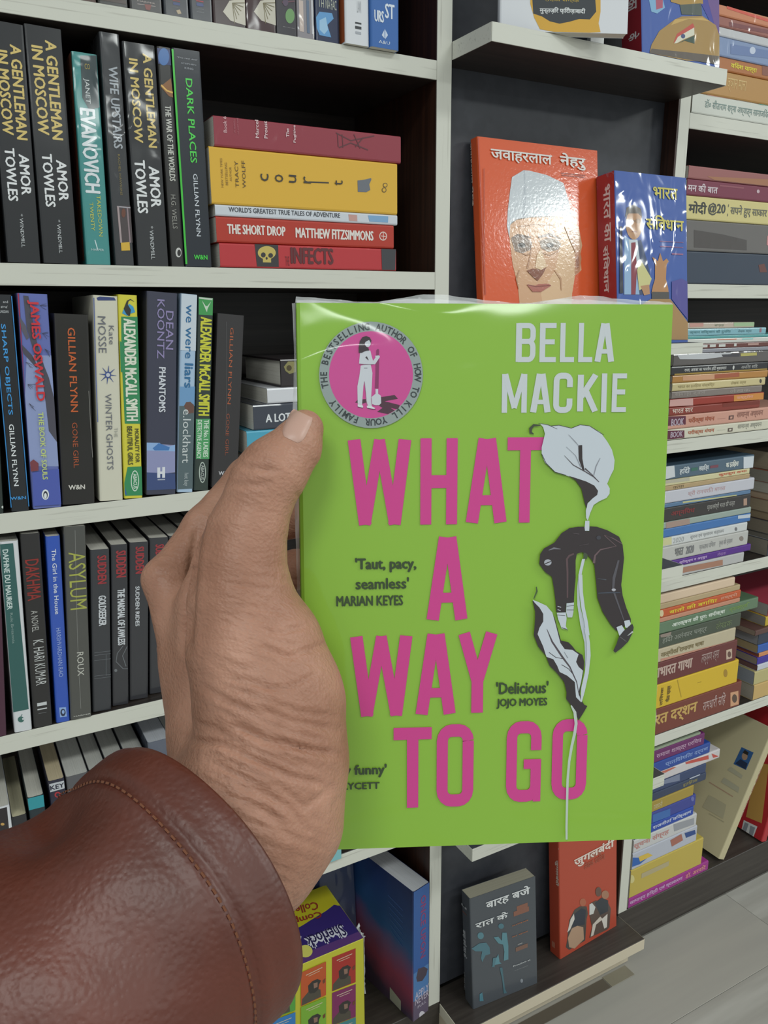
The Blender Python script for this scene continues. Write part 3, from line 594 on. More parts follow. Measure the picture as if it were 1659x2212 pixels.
U('pale blue paperback with blue lowercase title and grey lower half', ZS['C'], K4b, [366,2030, 514,2022, 402,152, 556,160], '#a9c2dc',
  [('K',K4b), ('p',[(400,150),(556,160),(545,700),(392,690)],'#c9d3de'), ('p',[(380,1225),(530,1225),(520,2015),(366,2022)],'#54656a'), ('p',[(385,1040),(540,1040),(532,1225),(380,1225)],'#6f9cc8'), ('p',[(430,1225),(450,1190),(490,1185),(525,1215),(525,1290),(470,1300)],'#6a4a40'), ('t','we were',440,258,502,770,'#2c6c9c',dict(bold=0.015)), ('t','liars',432,820,520,1052,'#2c6c9c',dict(bold=0.04)),
   ('t','e.lockhart',412,1258,498,1770,'#cdd3d4',dict(n='author_name')), ('t','hot key',420,1865,475,1990,'#b9c2c4',dict(n='publisher_mark'))], group=gD)
U('slim green and black paperback with yellow capitals beside the pale blue one', ZS['C'], K4b, [520,2005, 668,1998, 570,180, 710,195], '#2c3a34',
  [('K',K4b), ('p',[(572,182),(708,196),(704,360),(572,352)],'#3f9a52'), ('p',[(575,185),(705,198),(700,215),(575,200)],'#c2cfc0'), ('p',[(600,215),(640,310),(650,330),(655,300),(690,225),(655,270),(640,272)],'#c8d8c6'), ('p',[(545,1350),(688,1348),(675,1732),(545,1732)],'#4d9f63'),
   ('t','ALEXANDER McCALL SMITH',566,380,698,1318,'#cfcf3c',dict(bold=0.04,n='author_name')), ('t','THE No.1 LADIES',612,1358,668,1715,'#cfe3d0',dict(bold=0.02)), ('t','DETECTIVE AGENCY',552,1358,602,1728,'#cfe3d0',dict(bold=0.02)), ('e',573,1760,640,1960,'#b9c6bc'), ('e',582,1770,632,1950,'#2f3a3c'), ('t','ABACUS',590,1790,622,1930,'#cdd6ce',dict(n='publisher_mark'))], group=gD, wrap=1)
U('worn wrapped black paperback with orange capitals beside the lying stack', ZS['C'], K4b, [700,1998, 935,1985, 740,335, 1018,365], '#262224',
  [('K',K4b), ('t','GILLIAN FLYNN',845,478,905,1208,'#b85c34',dict(n='author_name')), ('t','GONE GIRL',822,1298,868,1698,'#93482c',{}), ('h','W&N',760,1848,880,1885,'#c9c9cf',dict(n='publisher_mark',bold=0.03)), ('l',[(835,420),(838,900),(830,1500)],4,'#5a585a')], group=gD, wrap=4)
gE = 'stack lying on the third shelf behind the hand'
flat_stack(ZS['C'], K4b, [
 ('grey-brown book hidden behind the thumb at the bottom of the third-shelf stack', (1010,1680,1500,1680), '#6a5f52', [], dict(X1=0.50)),
 ('bright cyan book with orange letters directly above the thumb', (1028,1452,1440,1452), '#4aa3c0', [('t','LE',1225,1480,1330,1520,'#d09a5c',dict(bold=0.03))], dict(X1=0.495)),
 ('dark wrapped book with large white A between cyan and white books', (1088,1205,1480,1205), '#343a48', [('t','A LOT',1212,1288,1450,1385,'#dfe2e6',dict(bold=0.03))], dict(X1=0.49, wrap=3)),
 ('plain white-spined book in the third-shelf stack', (1225,1052,1480,1050), '#d5d6dc', [], dict(X1=0.485, wrap=1)),
 ('fat dark book with a yellow cat-eye picture on top of the third-shelf stack', (1352,770,1480,782), '#2a2325', [('p',[(1385,850),(1425,800),(1500,800),(1500,900),(1440,920),(1400,890)],'#8a8452'), ('e',1410,835,1460,890,'#4a3f22')], dict(X1=0.48, wrap=1, hard=True)),
], group=gE, D=0.125)
# ------------------------------------------------------------------ left bookcase, fourth shelf
gF = 'books standing on the fourth shelf of the left bookcase'
z4 = ZS['D']
U('maroon spine cut off by the left picture edge, fourth shelf', z4, K5, [-60,1930, 62,1905, -110,300, -20,280], '#4a2238', [], group=gF, Y=0.0)
U('white-bordered dark green paperback with apple emblem at foot', z4, K5, [78,1905, 276,1875, -48,285, 152,265], '#d6d8dc',
  [('p',[(-10,300),(112,290),(245,1705),(97,1735)],'#2f5f5c'), ('t','DAPHNE DU MAURIER',20,345,108,852,'#cfdedc',dict(n='author_name',bold=0.02)), ('t','Rule Britannia',85,885,128,1142,'#8fa8a4',{}), ('e',152,1768,205,1818,'#3a6a64'), ('l',[(178,1768),(190,1748)],6,'#3a6a64'), ('e',188,1780,206,1796,'#d6d8dc')], group=gF, wrap=1)
U('black paperback with scratchy red title and hand-lettered white author line', z4, K5, [287,1842, 448,1812, 172,215, 336,200], '#272525',
  [('t','DAKHMA',212,432,352,770,'#8f2a24',dict(bold=0.01)), ('t','A NOVEL',262,868,332,1040,'#b9b9b6',{}), ('t','K. HARI KUMAR',280,1120,396,1490,'#c6c8c8',dict(n='author_name')), ('r',318,1640,398,1682,'#c9ccce'), ('r',320,1690,400,1715,'#c9ccce'), ('r',328,1728,396,1745,'#6f7072')], group=gF)
U('bright blue film-wrapped paperback with white lettering', z4, K5, [482,1838, 600,1812, 388,238, 512,222], '#2050b8',
  [('t','The Girl in the House',438,342,508,892,'#d9e0ee',dict(bold=0.015)), ('t','HARSHVARDHAN RAO',478,1015,540,1425,'#9fb4e4',dict(n='author_name')), ('p',[(505,1692),(562,1688),(570,1768),(512,1775)],'#8fb0e2'), ('e',515,1702,560,1765,'#1d2a4a'), ('e',528,1712,550,1745,'#8fb0e2')], group=gF, wrap=2)
U('tall charcoal wrapped paperback with chalky yellow-green title', z4, K5, [600,1822, 776,1798, 518,152, 740,140], '#4b4b47',
  [('t','ASYLUM',582,370,742,845,'#a9ad4c',{}), ('t','ROUX',655,1222,718,1415,'#c9c9c0',dict(n='author_name')), ('h','HARPER',630,1738,775,1772,'#cfcfca',dict(n='publisher_mark',bold=0.02)), ('l',[(640,180),(655,900),(668,1300),(690,1700)],4,'#8a8a86')], group=gF, wrap=4, Y=-0.002)
RS = '#9c2830'
def ser(x0,y0,x1,y1): 
    d = [('t','SUDDEN',x0,y0,x1,y1,RS,dict(bold=0.07))]
    return d
U('black wrapped western paperback, red title block, leftmost of the uniform row', z4, K5, [802,1782, 952,1758, 765,350, 945,335], '#2d2f35',
  ser(828,395,910,632)+[('t','GOLDSEEKER',838,738,908,990,'#cdd0d6',dict(bold=0.05))]+[('l',[(805,1225+i*22),(945,1208+i*22)],4,'#70747a') for i in (0,1,3,9,10)]+[('l',[(905,1240),(905,1420)],4,'#70747a')], group=gF, wrap=4, Y=0.004)
U('black wrapped western paperback, red title block, second of the uniform row', z4, K5, [965,1715, 1102,1695, 945,308, 1095,293], '#2a2a30',
  ser(990,348,1075,585)+[('t','THE MARSHAL OF LAWLESS',1000,682,1068,1155,'#cdd0d6',dict(bold=0.05)), ('l',[(1050,1165),(1000,1230),(990,1300),(1050,1360),(1090,1360)],7,'#70747a'), ('l',[(1085,1170),(1045,1250),(1075,1340)],7,'#70747a'), ('e',975,1362,1000,1388,'#70747a')], group=gF, wrap=4, Y=0.008)
U('black wrapped western paperback, red title block, third of the uniform row', z4, K5, [1112,1672, 1268,1645, 1105,288, 1275,272], '#2b2b31',
  ser(1155,315,1230,552)+[('t','SUDDEN RIDES',1155,655,1190,1000,'#cdd0d6',dict(bold=0.05))], group=gF, wrap=4, Y=0.012)
U('black wrapped western paperback, red title block, touching the hand', z4, K5, [1278,1620, 1440,1600, 1280,252, 1440,232], '#2b2b31', ser(1325,295,1400,500), group=gF, wrap=4, Y=0.016)
for i, (x0, x1) in enumerate(((1446,1590),(1598,1740),(1750,1900),(1905,2050))):
    U(['black wrapped spine half behind the hand on the fourth shelf', 'dark wrapped spine hidden behind the hand, fourth shelf', 'dark wrapped spine behind the wrist, fourth shelf', 'dark wrapped spine behind the palm, fourth shelf'][i], z4, K5, [x0,1590-i*30,x1,1570-i*30,x0,235-i*22,x1,215-i*22], '#2b2b31', [], group=gF, wrap=4, Y=0.018)
# ------------------------------------------------------------------ left bookcase, fifth shelf (seen from above)
gG = 'books standing on the fifth shelf of the left bookcase'
z5 = ZS['E']
def low(label, x0, y0, x1, y1, color, deco=(), pagec='#d2d0c6', Y=0.0, wrap=1, D=0.13):
    a = PY(*px(K7, x0, y0), Y); b = PY(*px(K7, x1, y1), Y); H = 0.5*(a[2]+b[2])-Zc(z5)-0.0002
    T = b[0]-a[0]; M = Matrix.Translation((a[0], Y, Zc(z5)+0.0002)); r = empty('book', M=M); tag(r, label, 'book', gG)
    book_body(r, T, D, H, color, wrap, pagec=pagec); Decor(r, M, (T, D, H), K7, wrap).run(deco)
low('dark book with white-rimmed spine at the left edge, fifth shelf', -95,985, 80,942, '#d8dade', [('p',[(-90,1000),(58,960),(80,1180),(-70,1240)],'#2a2528'), ('e',5,1095,38,1118,'#c9a05a')], D=0.128)
low('low yellowed book between the white-rimmed and the teal spines', 98,1048, 226,1022, '#2a2a2e', [], '#c9c2a4')
low('book with teal band on the spine and white page tops', 232,888, 372,850, '#1f2f36', [('p',[(232,890),(372,855),(380,955),(245,990)],'#2f96a2')])
low('yellow-paged book with dark spine, white emblem and red ring', 410,750, 548,705, '#26263a', [('p',[(420,765),(545,735),(552,800),(428,835)],'#c2c6cc'), ('h','KEY',430,750,545,820,'#26263a',dict(n='publisher_mark',bold=0.04)), ('e',465,830,520,880,'#b03038'), ('e',478,842,508,870,'#26263a')], '#c8b99a', Y=0.0)
low('white-paged book right of the yellow-paged one, fifth shelf', 562,715, 750,655, '#5a5a5e', [], '#c9c9c4')
low('grey-topped book behind the sleeve edge, fifth shelf', 758,655, 905,610, '#44464a', [], '#bdbdb8')
low('grey-topped book above the cuff, fifth shelf', 912,600, 1070,552, '#3c3e44', [], '#b9b9b4')
low('wide grey-topped book above the cuff, fifth shelf', 1080,545, 1240,500, '#505258', [], '#bcbcb8')
low('blue-grey shiny book beside the wrist, fifth shelf', 1260,415, 1450,370, '#5a6070', [], '#b9bcc4', wrap=2, Y=0.0)
for i in range(3): low(['white-topped book hidden behind the wrist, fifth shelf','pale book hidden behind the palm, fifth shelf','grey book hidden behind the palm, fifth shelf'][i], 1470+i*190,440-i*50, 1640+i*190,400-i*50, '#5a5a5e', [], '#c9c9c4')
a = PY(712, 1846, -0.008); M = Matrix.Translation((a[0]-0.012, -0.007, Zc(z5)+0.0002)); r_ = empty('book', M=M); tag(r_, 'cyan-footed book on the fifth shelf beside the palm', 'book', gG)
book_body(r_, 0.03, 0.13, 0.2, '#7fb9bf', 1)
# ------------------------------------------------------------------ left bookcase, bottom compartment
zb = -1.0
t = PY(893, 1927.6, -0.012); T = 0.031; H = t[2]-Zc(zb)-0.0002
M = Matrix.Translation((t[0], -0.012, Zc(zb)+0.0002)) @ Matrix.Rotation(math.radians(12), 4, 'Z')
BB = empty('book', M=M); tag(BB, 'tall blue-to-crimson paperback standing beside the cream upright, floor compartment', 'book')
book_body(BB, T, 0.14, H, ink_grad([(0.0,'#3f3048'),(0.2,'#8a3a58'),(0.36,'#6a4a78'),(0.5,'#24508c'),(0.8,'#1a3670'),(1.0,'#16265a')], 1, 2, 0.0, H, -0.25), 1, pagec='#c9cbd0')
dB = Decor(BB, M, (T, 0.14, H), KP, 1)
dB.run([('b',0.84,1.0,'#5d5068'), ('b',0.0,0.62,'#2d5a9c'), ('b',0.62,0.84,'#4d7ab0'), ('t','ONCE UPON',1142,690,1198,1345,'#8a3a6a',dict(bold=0.02)), ('p',[(1100,1530),(1120,1440),(1180,1420),(1215,1440),(1200,1500),(1160,1560),(1110,1570)],'#4a3f4c'),
   ('h','APPLY',1090,1640,1235,1680,'#c9bfd0',{}), ('h','NEVER',1090,1700,1230,1740,'#c9bfd0',{}), ('h','FULL',1115,1770,1200,1810,'#c9bfd0',{}), ('e',1130,1860,1190,1945,'#cfcad4'),
   ('face','back'), ('p',[(840,1620),(950,1760),(950,1870),(840,1740)],'#9a9a90')]
   + [('l',[(820+i*6,705+i*60),(970,860+i*60)],4,'#3c5c9c') for i in range(7)])
# navy book leaning behind
M = Matrix.Translation((0.308, 0.118, Zc(zb)+0.0002)) @ Matrix.Rotation(math.radians(-4), 4, 'X') @ Matrix(((0,1,0,0),(-1,0,0,0),(0,0,1,0),(0,0,0,1)))
nb = empty('book', M=M); tag(nb, 'large navy film-wrapped book standing face out in the shadow of the floor compartment', 'book')
book_body(nb, 0.022, 0.15, 0.255, '#1b2a4e', 2, True)
# collection box
a = PY(785.5, 2027, -0.02); zt = a[2]; W = 0.17; Db = 0.118
M = Matrix.Translation((a[0]-W, -0.02, Zc(zb)+0.0002)); Hb = zt-Zc(zb)-0.0002
bx = empty('boxed_set', M=M); tag(bx, 'shrink-wrapped yellow and purple boxed set with small cover pictures on its front', 'box')
V, F = bevbox(0,W,0,Db,0,Hb,0.0006); mesh_obj('carton', V, F, ink('#bdb92e',1), bx)
Db_ = Decor(bx, M, (W, Db, Hb), KS, 1)
def bust(x0,y0,x1,y1,sl,bg):
    w_, h_ = x1-x0, y1-y0
    P = lambda u,v: (x0+u*w_, y0+v*h_+(1-u)*sl)
    return [('p',[P(0,0),P(1,0),P(1,1),P(0,1)],bg), ('p',[P(0.02,0.99),P(0.05,0.80),P(0.3,0.66),P(0.55,0.64),P(0.78,0.76),P(0.80,0.98)],'#4a4438'),
            ('p',[P(0.30,0.66),P(0.28,0.48),P(0.45,0.40),P(0.66,0.40),P(0.80,0.50),P(0.72,0.60),P(0.70,0.72),P(0.55,0.78),P(0.36,0.74)],'#2e2a26'), ('p',[P(0.5,0.48),P(0.66,0.5),P(0.66,0.64),P(0.52,0.64)],'#8a6a5a'), ('l',[P(0.2,0.14),P(0.85,0.12)],10,'#c9b9a0'), ('l',[P(0.3,0.2),P(0.75,0.19)],7,'#c9b9a0'), ('p',[P(0.86,0.52),P(0.97,0.48),P(0.96,0.60),P(0.88,0.62)],'#6a3a22')]
it = [('face','spine')]
it += bust(1125,975,1390,1355,105,'#a3281e')+bust(1125,1375,1390,1740,100,'#7a2258')+bust(1125,1745,1390,2110,100,'#3f7f86')
it += bust(775,1120,1055,1495,125,'#b8501f')+bust(775,1515,1055,1880,115,'#76a82e')+bust(415,1270,710,1660,110,'#4f9a3a')+bust(415,1680,710,2060,110,'#2a76b8')
it += [('face','top'), ('p',[(1190,500),(1215,500),(1480,860),(690,1205),(560,1000),(560,800),(680,790),(1060,560),(1150,490)],'#34256e'), ('p',[(1430,790),(1480,862),(690,1205),(600,1180),(600,1120)],'#5d3a78'),
       ('p',[(560,300),(1035,278),(1190,495),(1140,492),(1000,590),(800,720),(680,785),(560,800)],'#bdb420')]
Db_.run(it)
Fx = Db_.face('top'); Fx.lift += 0.0002
def top_text(s, x0, y0, x1, y1, c, bold, n, hh):
    # lettering upside down to the viewer, baseline from (x0,y0) right end to (x1,y1) left end
    a = np.array(Fx.uv(KS[0]+x0/KS[2], KS[1]+y0/KS[2])); b = np.array(Fx.uv(KS[0]+x1/KS[2], KS[1]+y1/KS[2]))
    P, G = text_mesh(s, 0.0); d = (b-a); L = np.linalg.norm(d)
    P, G, of_ = embolden(P, G, bold*hh/L, bold); d = d/L; up = np.array([-d[1], d[0]])
    V = [Fx.pt(*(a+d*L*p[0]+up*hh*p[1]))+Fx.n*o_ for p, o_ in zip(P, of_)]; mesh_obj(n, V, G, ink(c,1), bx); Fx.lift += 0.0001
top_text('Sherlock', 1232,700, 800,858, '#d9d9e4', 0.09, 'title', 0.026)
top_text('Sherlock', 1225,702, 812,852, '#22184a', 0.01, 'title', 0.023)
top_text('Collected', 955,455, 500,560, '#8f2a22', 0.02, 'title', 0.016)
top_text('Complete', 985,545, 490,690, '#8f2a22', 0.02, 'title', 0.016)
dd = Decor(bx, M, (W, Db, Hb), KS, 1); dd.fc = 'top'; dd.face().lift = 0.0008; dd.ell(750,945,908,1085,'#d6d268'); dd.line([(690,830),(780,850),(770,900),(740,930),(690,920)], 9, '#c9c9d8'); dd.done()
# crumpled film corner of the box
r = random.Random(5); V = []; F = []
def film_strip(p0, p1, n, w0, w1, out, seed):
    r = random.Random(seed); V = []; F = []
    for i in range(n+1):
        t_ = i/n; p = p0+(p1-p0)*t_; V.append(p); ww = w0+(w1-w0)*r.random()
        V.append(p+out*ww+Vector((r.uniform(-1,1), r.uniform(-1,1), r.uniform(-1,1)))*ww*0.3)
    for i in range(n): F.append((2*i,2*i+1,2*i+3,2*i+2))
    return V, F
def film_mat():
    if 'film' in _M: return _M['film']
    m, N, L, P = _new('clear_shrink_film'); P.inputs['Base Color'].default_value = (0.9,0.92,0.92,1); P.inputs['Roughness'].default_value = 0.12
    b = crinkle(N, L, 160, 0.8, 0.001); L.new(b.outputs[0], P.inputs['Normal'])
    tr = N.new('ShaderNodeBsdfTransparent'); mx = N.new('ShaderNodeMixShader'); mx.inputs[0].default_value = 0.42
    L.new(tr.outputs[0], mx.inputs[1]); L.new(P.outputs[0], mx.inputs[2]); L.new(mx.outputs[0], N['Material Output'].inputs[0])
    _M['film'] = m; return m
V, F = film_strip(Vector((W,0,Hb-0.09)), Vector((W,0,Hb)), 22, 0.0006, 0.0016, Vector((1,0,0)), 2)
mesh_obj('film_seam', V, F, film_mat(), bx)
V, F = film_strip(Vector((W,0.0,Hb)), Vector((W,0.022,Hb)), 9, 0.002, 0.007, Vector((0.6,0,0.8)), 8)
mesh_obj('film_corner', V, F, ink('#d5d8d6',2), bx)
# ------------------------------------------------------------------ display unit: books standing face out
M_ = math.radians
# orange hardback
NEH = [('face','front'),
 ('h','जवाहरलाल',250,165,675,290,'#e6e2dd',dict(bold=0.02)), ('h','नेहरु',725,190,905,318,'#e6e2dd',dict(bold=0.02)), ('r',738,335,906,345,'#9c3a22'), ('r',742,350,900,358,'#9c3a22'),
 ('p',[(380,690),(400,650),(500,625),(640,615),(800,640),(860,700),(885,830),(870,900),(880,1000),(835,1040),(815,1165),(805,1400),(470,1400),(440,1100),(405,960),(385,800)],'#d9a982'),
 ('p',[(640,615),(800,640),(860,700),(870,900),(835,1040),(815,1165),(805,1400),(640,1400),(600,1160),(700,1000),(740,800)],'#e2bb92'),
 ('p',[(835,880),(868,862),(880,920),(866,1010),(832,1040)],'#c08560'), ('e',842,900,864,990,'#9c6244'),
 ('p',[(480,312),(520,315),(640,345),(755,400),(790,520),(815,650),(700,628),(560,630),(430,650),(388,690),(382,780),(366,700),(370,600),(385,470),(400,360)],'#ccd2d8'),
 ('p',[(480,312),(490,312),(492,400),(500,630),(470,640),(484,400)],'#b9c0c8'), ('l',[(395,680),(430,652),(520,636),(640,630),(700,632)],5,'#7c766c'),
 ('p',[(395,790),(430,768),(500,775),(540,810),(530,860),(470,885),(420,870)],'#8a7464'), ('p',[(590,800),(640,780),(700,785),(740,820),(720,860),(650,875),(600,850)],'#8f7a66'),
 ('l',[(395,782),(440,762),(530,775)],[6,20,10],'#6f5646'), ('l',[(580,775),(660,755),(740,785)],[10,20,6],'#7a6252'), ('e',440,812,492,845,'#4a4440'), ('e',635,812,687,845,'#4f4844'),
 ('l',[(535,850),(520,930),(505,990)],[5,9,14],'#c09272'), ('p',[(600,850),(640,980),(600,1000),(560,985),(570,900)],'#e8c8a2'), ('l',[(450,1000),(430,1060),(445,1130)],[4,12,5],'#b98a68'), ('l',[(690,1000),(735,1060),(740,1140)],[4,14,6],'#c2946e'), ('l',[(470,885),(500,900),(530,880)],5,'#b08868'), ('l',[(600,880),(660,900),(720,870)],5,'#b89070'),
 ('l',[(440,700),(560,685),(700,690)],4,'#c09876'), ('p',[(760,700),(860,720),(872,860),(835,880),(800,800)],'#c89a76'),
 ('p',[(500,1005),(540,990),(600,1000),(635,980),(610,1030),(575,1075),(545,1050)],'#8a4f36'), ('p',[(500,1100),(560,1108),(580,1098),(650,1095),(668,1108),(600,1150),(540,1150)],'#b5685a'), ('l',[(505,1102),(560,1115),(665,1106)],6,'#8a4036'),
 ('p',[(390,1400),(420,1290),(830,1280),(960,1400)],'#e4e0d8'),
 ('l',[(160,90),(215,1170)],9,'#c04a2c'), ('l',[(205,300),(212,1170)],5,'#b84a2a'),
 ('face','spine'), ('t','जवाहरलाल',92,138,132,402,'#d9c9bc',dict(bold=0.03)), ('t','नेहरु',110,430,142,555,'#d9c9bc',dict(bold=0.03)), ('t','लेखक परिचय',132,640,152,870,'#6e2a1c',{})]
zl1 = Zc(-0.0413)
face_book('glossy orange hardback with a portrait of a man in a white cap', face_matrix(0.5835, -0.0205, zl1, 0, M_(6.0), 0.0148), 0.0148, 0.186, 0.2405, '#e0581f', NEH, KN, 4, True)
# wrapped blue and red paperback
CON = [('face','front'),
 ('p',[(1180,830),(1290,790),(1330,930),(1360,1060),(1300,1170),(1170,1170)],'#33456a'), ('p',[(1175,760),(1230,800),(1280,1168),(1175,1168)],'#93b3d6'), ('p',[(1205,790),(1265,790),(1290,1000),(1225,960)],'#c9d3dc'),
 ('p',[(1222,812),(1252,808),(1262,1000),(1252,1168),(1222,1168)],'#8a3040'), ('e',1185,575,1298,790,'#b98a62'), ('p',[(1180,640),(1190,570),(1240,548),(1290,580),(1298,640),(1270,610),(1205,610)],'#4a4038'), ('l',[(1190,660),(1230,655),(1240,662),(1290,662)],5,'#3a3a3e'), ('e',1196,645,1236,680,'#9c7656'), ('e',1248,645,1288,680,'#9c7656'), ('l',[(1225,735),(1262,738)],5,'#8a5040'),
 ('p',[(1262,1000),(1285,925),(1362,1060),(1345,1110),(1275,1140)],'#cfc98a'), ('p',[(1285,1110),(1345,1100),(1350,1165),(1310,1175)],'#b98a62'),
 ('p',[(1365,910),(1385,920),(1405,940),(1420,880),(1440,940),(1465,920),(1480,940),(1465,960),(1460,1060),(1475,1120),(1480,1160),(1360,1160),(1370,1110),(1385,1060),(1385,960)],'#b98452'), ('r',1362,1150,1482,1200,'#4a4642'),
 ('p',[(1355,1200),(1490,1200),(1560,1290),(1620,1360),(1620,1480),(1160,1480),(1160,1360),(1260,1260)],'#a8824e'), ('p',[(1500,1080),(1570,1060),(1620,1080),(1620,1340),(1560,1280),(1500,1200)],'#4b4596'),
 ('h','भारत',1370,425,1540,520,'#cfc35a',dict(bold=0.02)), ('h','संिवधान',1320,615,1582,735,'#cfc35a',dict(bold=0.02)), ('r',1418,800,1580,812,'#a86a8a'), ('r',1420,835,1578,847,'#a86a8a'), ('r',1500,885,1578,896,'#a86a8a'), ('p',[(1140,700),(1158,700),(1165,1160),(1140,1160)],'#23283a'),
 ('face','spine'), ('t','भारत का',1030,418,1086,800,'#d9cfd0',dict(bold=0.025)), ('t','संिवधान',1030,835,1082,1150,'#d9cfd0',dict(bold=0.025))]
face_book('wrapped blue and red paperback with suited man, beside the orange hardback', face_matrix(0.7655, -0.0565, Zc(-0.0413), 0, M_(6.8), 0.031), 0.031, 0.128, 0.212, '#3458a8', CON, KN, 2, False)
bpy.context.view_layer.update()
def respine(root, T, H, color, wrap, D0=0.0005):
    mesh_obj('spine_panel', [(0.0003,-0.0001,0.0003),(T-0.0003,-0.0001,0.0003),(T-0.0003,-0.0001,H-0.0003),(0.0003,-0.0001,H-0.0003)], [(0,1,2,3)], ink(color, wrap), root)
con1 = [o for o in COL.objects if o.name.startswith('book') and o.get('label', '').startswith('wrapped blue and red')][0]
respine(con1, 0.031, 0.212, '#9c1f2a', 2)
# upper ledge: white book with ochre blot, and the second blue and red one
zl0 = Zc(0.2895)
WB = [('face','front'), ('p',[(440,-40),(800,-40),(800,60),(790,120),(800,165),(740,185),(640,198),(560,190),(490,150),(460,90),(440,20)],'#dba93a'), ('p',[(448,-40),(770,-40),(778,60),(745,100),(690,98),(640,112),(590,122),(540,110),(500,85),(455,70)],'#33383e'), ('h','मुन्तज़िर फ़िरोज़ाबादी',488,35,722,78,'#d9dbdc',dict(bold=0.02,n='author_name')), ('h','ग़ज़ल संग्रह',515,-8,690,14,'#c9a83c',{})]
a = PZ(1250, 84, zl0); b = PZ(1355, 74, zl0); yw = math.atan2(b[1]-a[1], b[0]-a[0]); l0 = PZ(1355, 74, zl0)
Wd = 0.14
yw = math.radians(-24); x_ = l0[0]-Wd*math.cos(yw); y_ = l0[1]+Wd*math.sin(-yw)
face_book('white book with ochre blot and dark label, face out on the upper ledge', face_matrix(x_, y_, zl0+0.0003, yw, M_(4), 0.012), 0.012, Wd, 0.205, '#dfe1e6', WB, KT, 1, False)
stp = tag(mesh_obj('book_stand', box(0.664,0.684,-0.07,-0.045,zl0,zl0+0.0) if False else bevbox(0.679,0.699,-0.0725,-0.0665,zl0+0.0001,zl0+0.0125,0.0004)[0], bevbox(0,1,0,1,0,1,0.1)[1], ink('#dfe0de',1)), 'small white block under the white book on the upper ledge', 'stand')
CN0 = [('face','front'), ('p',[(1040,-40),(1110,-40),(1130,40),(1090,70),(1060,60)],'#7fb0d4'), ('p',[(1080,-40),(1120,-40),(1118,40),(1085,50)],'#b0506a'), ('p',[(1320,-40),(1410,-40),(1440,200),(1420,240),(1350,90),(1310,10)],'#3a3a9c'),
 ('p',[(1340,-30),(1420,-40),(1450,160),(1440,220),(1400,190)],'#6a4a8c'), ('p',[(1150,-40),(1320,-40),(1325,20),(1210,25),(1160,10)],'#b08a3c'), ('p',[(1205,25),(1315,18),(1320,80),(1215,75)],'#4a544c'),
 ('p',[(1180,100),(1215,85),(1320,82),(1390,130),(1440,190),(1460,240),(1465,330),(1240,320),(1050,285),(1060,230),(1100,160)],'#a98544'), ('p',[(1180,100),(1320,90),(1360,110),(1250,98),(1160,130)],'#caa55a'), ('p',[(1060,250),(1250,270),(1462,300),(1462,345),(1050,285)],'#5d5248'),
 ('p',[(1172,222),(1190,175),(1272,120),(1280,140),(1280,150),(1220,180)],'#c4483a'), ('p',[(1176,224),(1195,190),(1278,142),(1280,180),(1220,205),(1190,222)],'#dcd9c4'), ('p',[(1190,226),(1230,205),(1280,182),(1280,225),(1230,210)],'#2f4a3a'), ('e',1210,175,1232,198,'#3a4a7a'),
 ('face','spine'), ('t','का',938,-20,985,70,'#d9cfd0',dict(bold=0.03)), ('t','के',945,150,1000,220,'#d9cfd0',dict(bold=0.03))]
c0 = PZ(1392, 112, zl0)
face_book('wrapped blue and red paperback with flag and dome, right end of the upper ledge', face_matrix(0.7575, -0.0728, zl0+0.0003, 0, M_(6.8), 0.031), 0.031, 0.132, 0.212, '#3458a8', CN0, KT, 2, False)
con0 = [o for o in COL.objects if o.get('label', '').startswith('wrapped blue and red paperback with flag')][0]
respine(con0, 0.031, 0.212, '#8f1c28', 1)
# bottom plinth
zp = Zc(-1.0033)
BAR = [('face','front'), ('h','बारह बजे',375,395,708,575,'#dfe1e2',dict(bold=0.03)) if False else ('K',KB),
 ('h','बारह',378,455,550,575,'#dfe1e2',dict(bold=0.03)), ('h','बजे',572,380,706,495,'#dfe1e2',dict(bold=0.03)), ('h','रात',300,625,438,715,'#dfe1e2',dict(bold=0.03)), ('h','के',458,575,540,655,'#dfe1e2',dict(bold=0.03)),
 ('r',608,540,690,546,'#8a5a48'), ('r',610,560,690,566,'#8a5a48'), ('r',585,580,700,586,'#8a5a48'), ('h','वािपसी',570,640,694,695,'#b86a3a',dict(bold=0.02)), ('h','का सफर',570,725,690,778,'#b86a3a',dict(bold=0.02)), ('h','Freedom at',580,945,708,985,'#cfd2d4',dict(bold=0.02)), ('h','Midnight',592,985,690,1022,'#cfd2d4',dict(bold=0.02)), ('e',635,1085,655,1115,'#8a9098'), ('r',600,850,690,854,'#7a5a4c'), ('r',615,822,650,826,'#8a8a8a'),
 ('e',315,738,362,790,'#56838f'), ('p',[(270,860),(330,820),(380,815),(405,850),(410,900),(375,910),(350,960),(340,930),(350,880),(300,880)],'#4c7683'), ('p',[(420,1000),(470,900),(480,960),(495,970),(450,980)],'#5b8d9a'), ('e',470,672,512,712,'#4c7683'), ('p',[(435,775),(470,770),(495,800),(500,740),(532,740),(545,840),(545,940),(510,950),(515,880),(505,830),(470,820)],'#5a8a96'),
 ('p',[(330,1200),(350,1185),(360,1250),(330,1252)],'#4c8090'), ('p',[(480,1000),(500,1000),(520,1160),(535,1190),(510,1195),(500,1100)],'#466c78'), ('p',[(430,930),(455,925),(440,1000),(425,990)],'#4f7a86'),
 ('face','spine'), ('r',190,510,235,575,'#c9cccf'), ('r',205,520,225,560,'#3a3f45'), ('r',205,580,235,610,'#9a4a30'), ('t','बारह बजे रात के',205,705,240,945,'#b9bcc0',dict(bold=0.03)), ('t','लेखक',210,1020,230,1180,'#8a8e92',{})]
bm = PZ(1022, 2181, zp); br = PZ(1158, 2123, zp)
yw = math.atan2(br[1]-bm[1], br[0]-bm[0])
